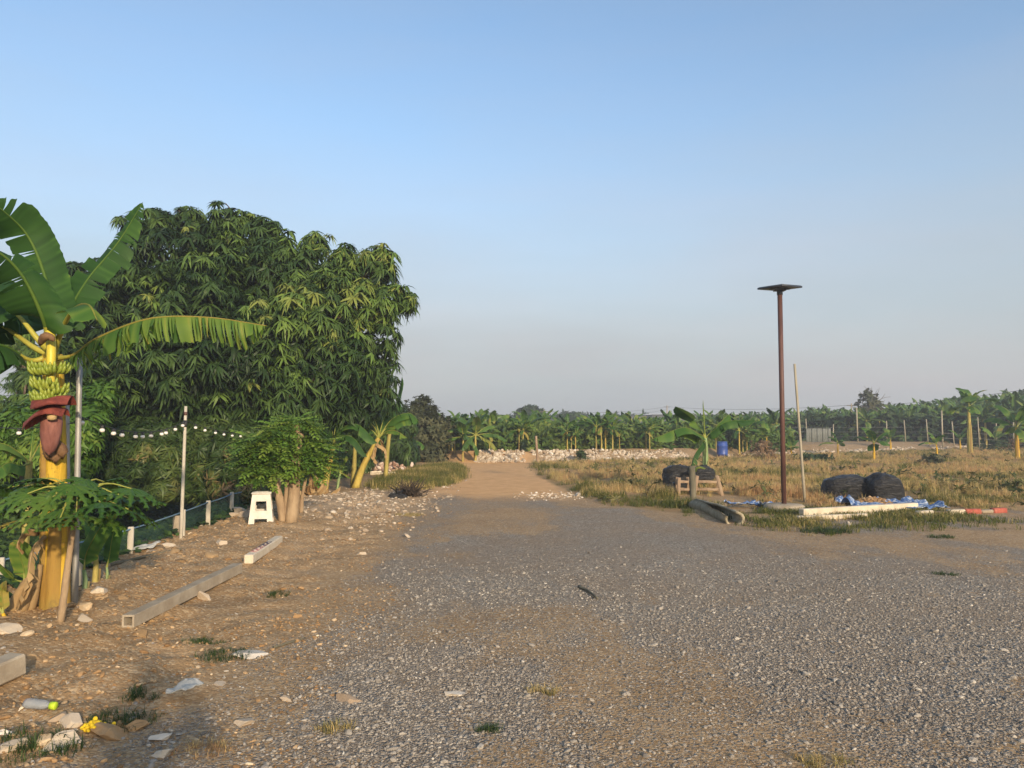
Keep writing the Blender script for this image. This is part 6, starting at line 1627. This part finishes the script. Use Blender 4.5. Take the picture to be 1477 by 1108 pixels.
def upole(label, px, Y, yt, r=.09, arm=True):
    b = g_(px, Y); root = thing('utility_pole', label, 'utility pole', tuple(b), 0, 'utility poles'); h = P(px, yt, Y)[2] - b[2]
    mb = MB(); tube(mb, [(0, 0, -.2), (0, 0, h)], [r, r * .7], 8); mb.build('pole', M_CONC, root)
    mb = MB(); box(mb, (0, 0, h - .25), (1.1, .08, .08), bev=.01); mb.build('crossarm', M_WOODGREY, root); return b + [0, 0, h - .2]
u1 = upole('thin utility pole standing above the banana row left of the far rounded tree', 785, 90, 591, .07)
u2 = upole('far utility pole by the warehouse behind the banana row', 962, 135, 585, .12)
u3 = upole('utility pole in the plantation beside the brownish sparse tree', 1228, 92, 582, .10)
u4 = upole('utility pole past the right edge carrying the cable over the plantation', 1560, 62, 545, .12)
mb = MB()
for a, c, dz in ((u1, u2, 0), (u1, u2, -.5), (u2, u3, 0), (u3, u4, 0), (u3, u4, -.6)): tube(mb, cable_pts(a + [0, 0, dz], c + [0, 0, dz], .5, 14) - u3, .018, 4, cap=False)
tag(mb.build('overhead_cable', M_BLACKWIRE, loc=tuple(u3)), 'thin overhead cable running between the utility poles above the banana plants', 'cable')

# ---- far buildings
M_ROOFG = mat_plain('grey_roof', (.20, .22, .24), (.30, .31, .33), .7, .5, .1, 3)
M_ROOFO = mat_plain('orange_roof', (.34, .13, .06), (.48, .21, .10), .8, .8, .2, 3)
M_WALLW = mat_plain('pale_wall', (.58, .56, .52), (.72, .70, .66), .8, .4, .1, 3)
M_DARKW = mat_plain('dark_wall', (.05, .055, .06), (.09, .095, .10), .7, .6, .1, 3)
M_WIN = mat_plain('dark_window', (.02, .025, .03), (.05, .05, .06), .3, 1, 0, spec=.5)
def house(label, px0, px1, Y, y_eave, y_ridge, roofm, wallm, depth=8, rz=0, name='house'):
    a, c = P(px0, y_eave, Y), P(px1, y_eave, Y); w_ = c[0] - a[0]; he = a[2]; hr = P(px0, y_ridge, Y)[2]
    root = thing(name, label, 'building', ((a[0] + c[0]) / 2, Y, 0), rz)
    mb = MB(); box(mb, (0, depth / 2, he / 2), (w_ * .94, depth, he)); mb.build('wall', wallm, root, smooth=False)
    mb = MB(); V = [(-w_ / 2, -.5, he - .1), (w_ / 2, -.5, he - .1), (w_ / 2, depth + .5, he - .1), (-w_ / 2, depth + .5, he - .1), (-w_ / 2 * .9, depth / 2, hr), (w_ / 2 * .9, depth / 2, hr)]
    mb.add(V, [(0, 1, 5, 4), (2, 3, 4, 5), (0, 4, 3), (1, 2, 5), (3, 2, 1, 0)]); mb.build('roof', roofm, root, smooth=False)
    for k in range(max(2, int(w_ / 5))):
        mb = MB(); box(mb, (-w_ * .38 + k * w_ * .76 / max(1, int(w_ / 5) - 1 if w_ > 10 else 1), -.02, he * .55), (1.1, .08, 1.2), bev=.01); mb.build('window', M_WIN, root)
    return root
house('far house with a grey gable roof above the banana row', 690, 716, 112, 607, 599.5, M_ROOFG, M_WALLW)
house('far house with an orange roof above the banana row', 728, 748, 118, 609, 603.5, M_ROOFO, M_WALLW)
house('far dark box building at the left end of the white warehouse roof', 905, 932, 168, 598.5, 597.5, M_DARKW, M_DARKW, 14, name='dark_building')
house('long low warehouse with a white roof line behind the banana row', 933, 1180, 182, 597.8, 595.2, M_WALLW, M_DARKW, 24, name='warehouse')

# ---- the photographer behind the camera, seen only by the shadow on the soil
M_SKIN = mat_plain('skin', (.34, .20, .13), (.42, .26, .18), .6, 5, 0)
M_SHIRT = mat_plain('dark_shirt', (.05, .06, .08), (.08, .09, .11), .85, 8, .1, 60)
def figure(loc):
    root = thing('person', 'person standing behind the camera holding up a phone in both hands', 'person', loc)
    pts = {'pel': (0, 0, .93, .15), 'ch': (0, .02, 1.25, .165), 'nk': (0, .02, 1.45, .06), 'hd': (0, .05, 1.55, .085), 'tp': (0, .04, 1.68, .088)}
    for s, n_ in ((-1, 'l'), (1, 'r')):
        pts.update({'sh' + n_: (s * .18, .02, 1.38, .065), 'el' + n_: (s * .30, .14, 1.30, .045), 'wr' + n_: (s * .10, .25, 1.53, .032), 'ha' + n_: (s * .075, .265, 1.585, .03),
                    'hp' + n_: (s * .10, 0, .88, .10), 'kn' + n_: (s * .12, .02, .48, .065), 'an' + n_: (s * .13, 0, .09, .042), 'to' + n_: (s * .15, .16, .035, .035)})
    ed = [('pel', 'ch'), ('ch', 'nk'), ('nk', 'hd'), ('hd', 'tp')]
    for n_ in 'lr': ed += [('ch', 'sh' + n_), ('sh' + n_, 'el' + n_), ('el' + n_, 'wr' + n_), ('wr' + n_, 'ha' + n_), ('pel', 'hp' + n_), ('hp' + n_, 'kn' + n_), ('kn' + n_, 'an' + n_), ('an' + n_, 'to' + n_)]
    mb = MB()
    for a, b_ in ed:
        pa, pb_ = np.array(pts[a]), np.array(pts[b_]); tube(mb, pa[:3] + (pb_[:3] - pa[:3]) * np.linspace(0, 1, 6)[:, None], np.linspace(pa[3], pb_[3], 6), 12)
    for q in pts.values(): mb.add(ICO[2][0] * q[3] + np.array(q[:3]), [ICO[2][1]])
    mb.add(ICO[3][0] * [.078, .095, .118] + np.array([0, .05, 1.615]), [ICO[3][1]]); mb.add(ICO[2][0] * [.015, .025, .02] + np.array([0, .145, 1.60]), [ICO[2][1]])
    o = mb.build('body', M_SHIRT, root); rm = o.modifiers.new('fuse', 'REMESH'); rm.mode = 'VOXEL'; rm.voxel_size = .014; rm.use_smooth_shade = True
    # five curled fingers on each hand
    for s in (-1, 1):
        mb = MB()
        for f in range(4):
            z = 1.575 + .020 * f; tube(mb, catmull([(s * .085, .27, z), (s * .092, .295, z), (s * .075, .305, z), (s * .055, .300, z)], 7), [.009, .009, .009, .0085, .008, .0075, .005], 6)
        tube(mb, catmull([(s * .08, .255, 1.57), (s * .06, .258, 1.59), (s * .045, .272, 1.605)], 5), [.011, .011, .010, .009, .006], 6)
        mb.build('hand', M_SKIN, root)
    return root
figure((0.02, -.33, 0)).scale = (1.04, 1, 1.04)
mb = MB(); box(mb, (0, 0, 0), (.155, .008, .075), bev=.003); box(mb, (-.055, .0045, .018), (.03, .002, .03), bev=.0006); tag(mb.build('phone', M_PANEL, loc=(0.02, -.045, 1.60)), 'dark phone held up in both hands behind the camera', 'phone')
# ------------------------------------------------------------------ hazy air
if HAZE > 0:
    me = bpy.data.meshes.new('haze'); o = bpy.data.objects.new('haze', me); COL.objects.link(o)
    mb = MB(); box(mb, (0, 500, 4.9), (2000, 1240, 14.6))
    me2 = mb.mesh('haze', [], False); o.data = me2
    m = bpy.data.materials.new('hazy_air'); m.use_nodes = True; t = m.node_tree; t.nodes.clear()
    v = t.nodes.new('ShaderNodeVolumePrincipled'); v.inputs['Color'].default_value = (*HAZE_COL, 1); v.inputs['Density'].default_value = HAZE; v.inputs['Anisotropy'].default_value = .1
    t.links.new(v.outputs[0], t.nodes.new('ShaderNodeOutputMaterial').inputs['Volume'])
    me2.materials.append(m); tag(o, kind='stuff')
if 0:
    dg = bpy.context.evaluated_depsgraph_get(); o = bpy.data.objects['body']; m = o.evaluated_get(dg).to_mesh(); print('BODYV', len(m.vertices))
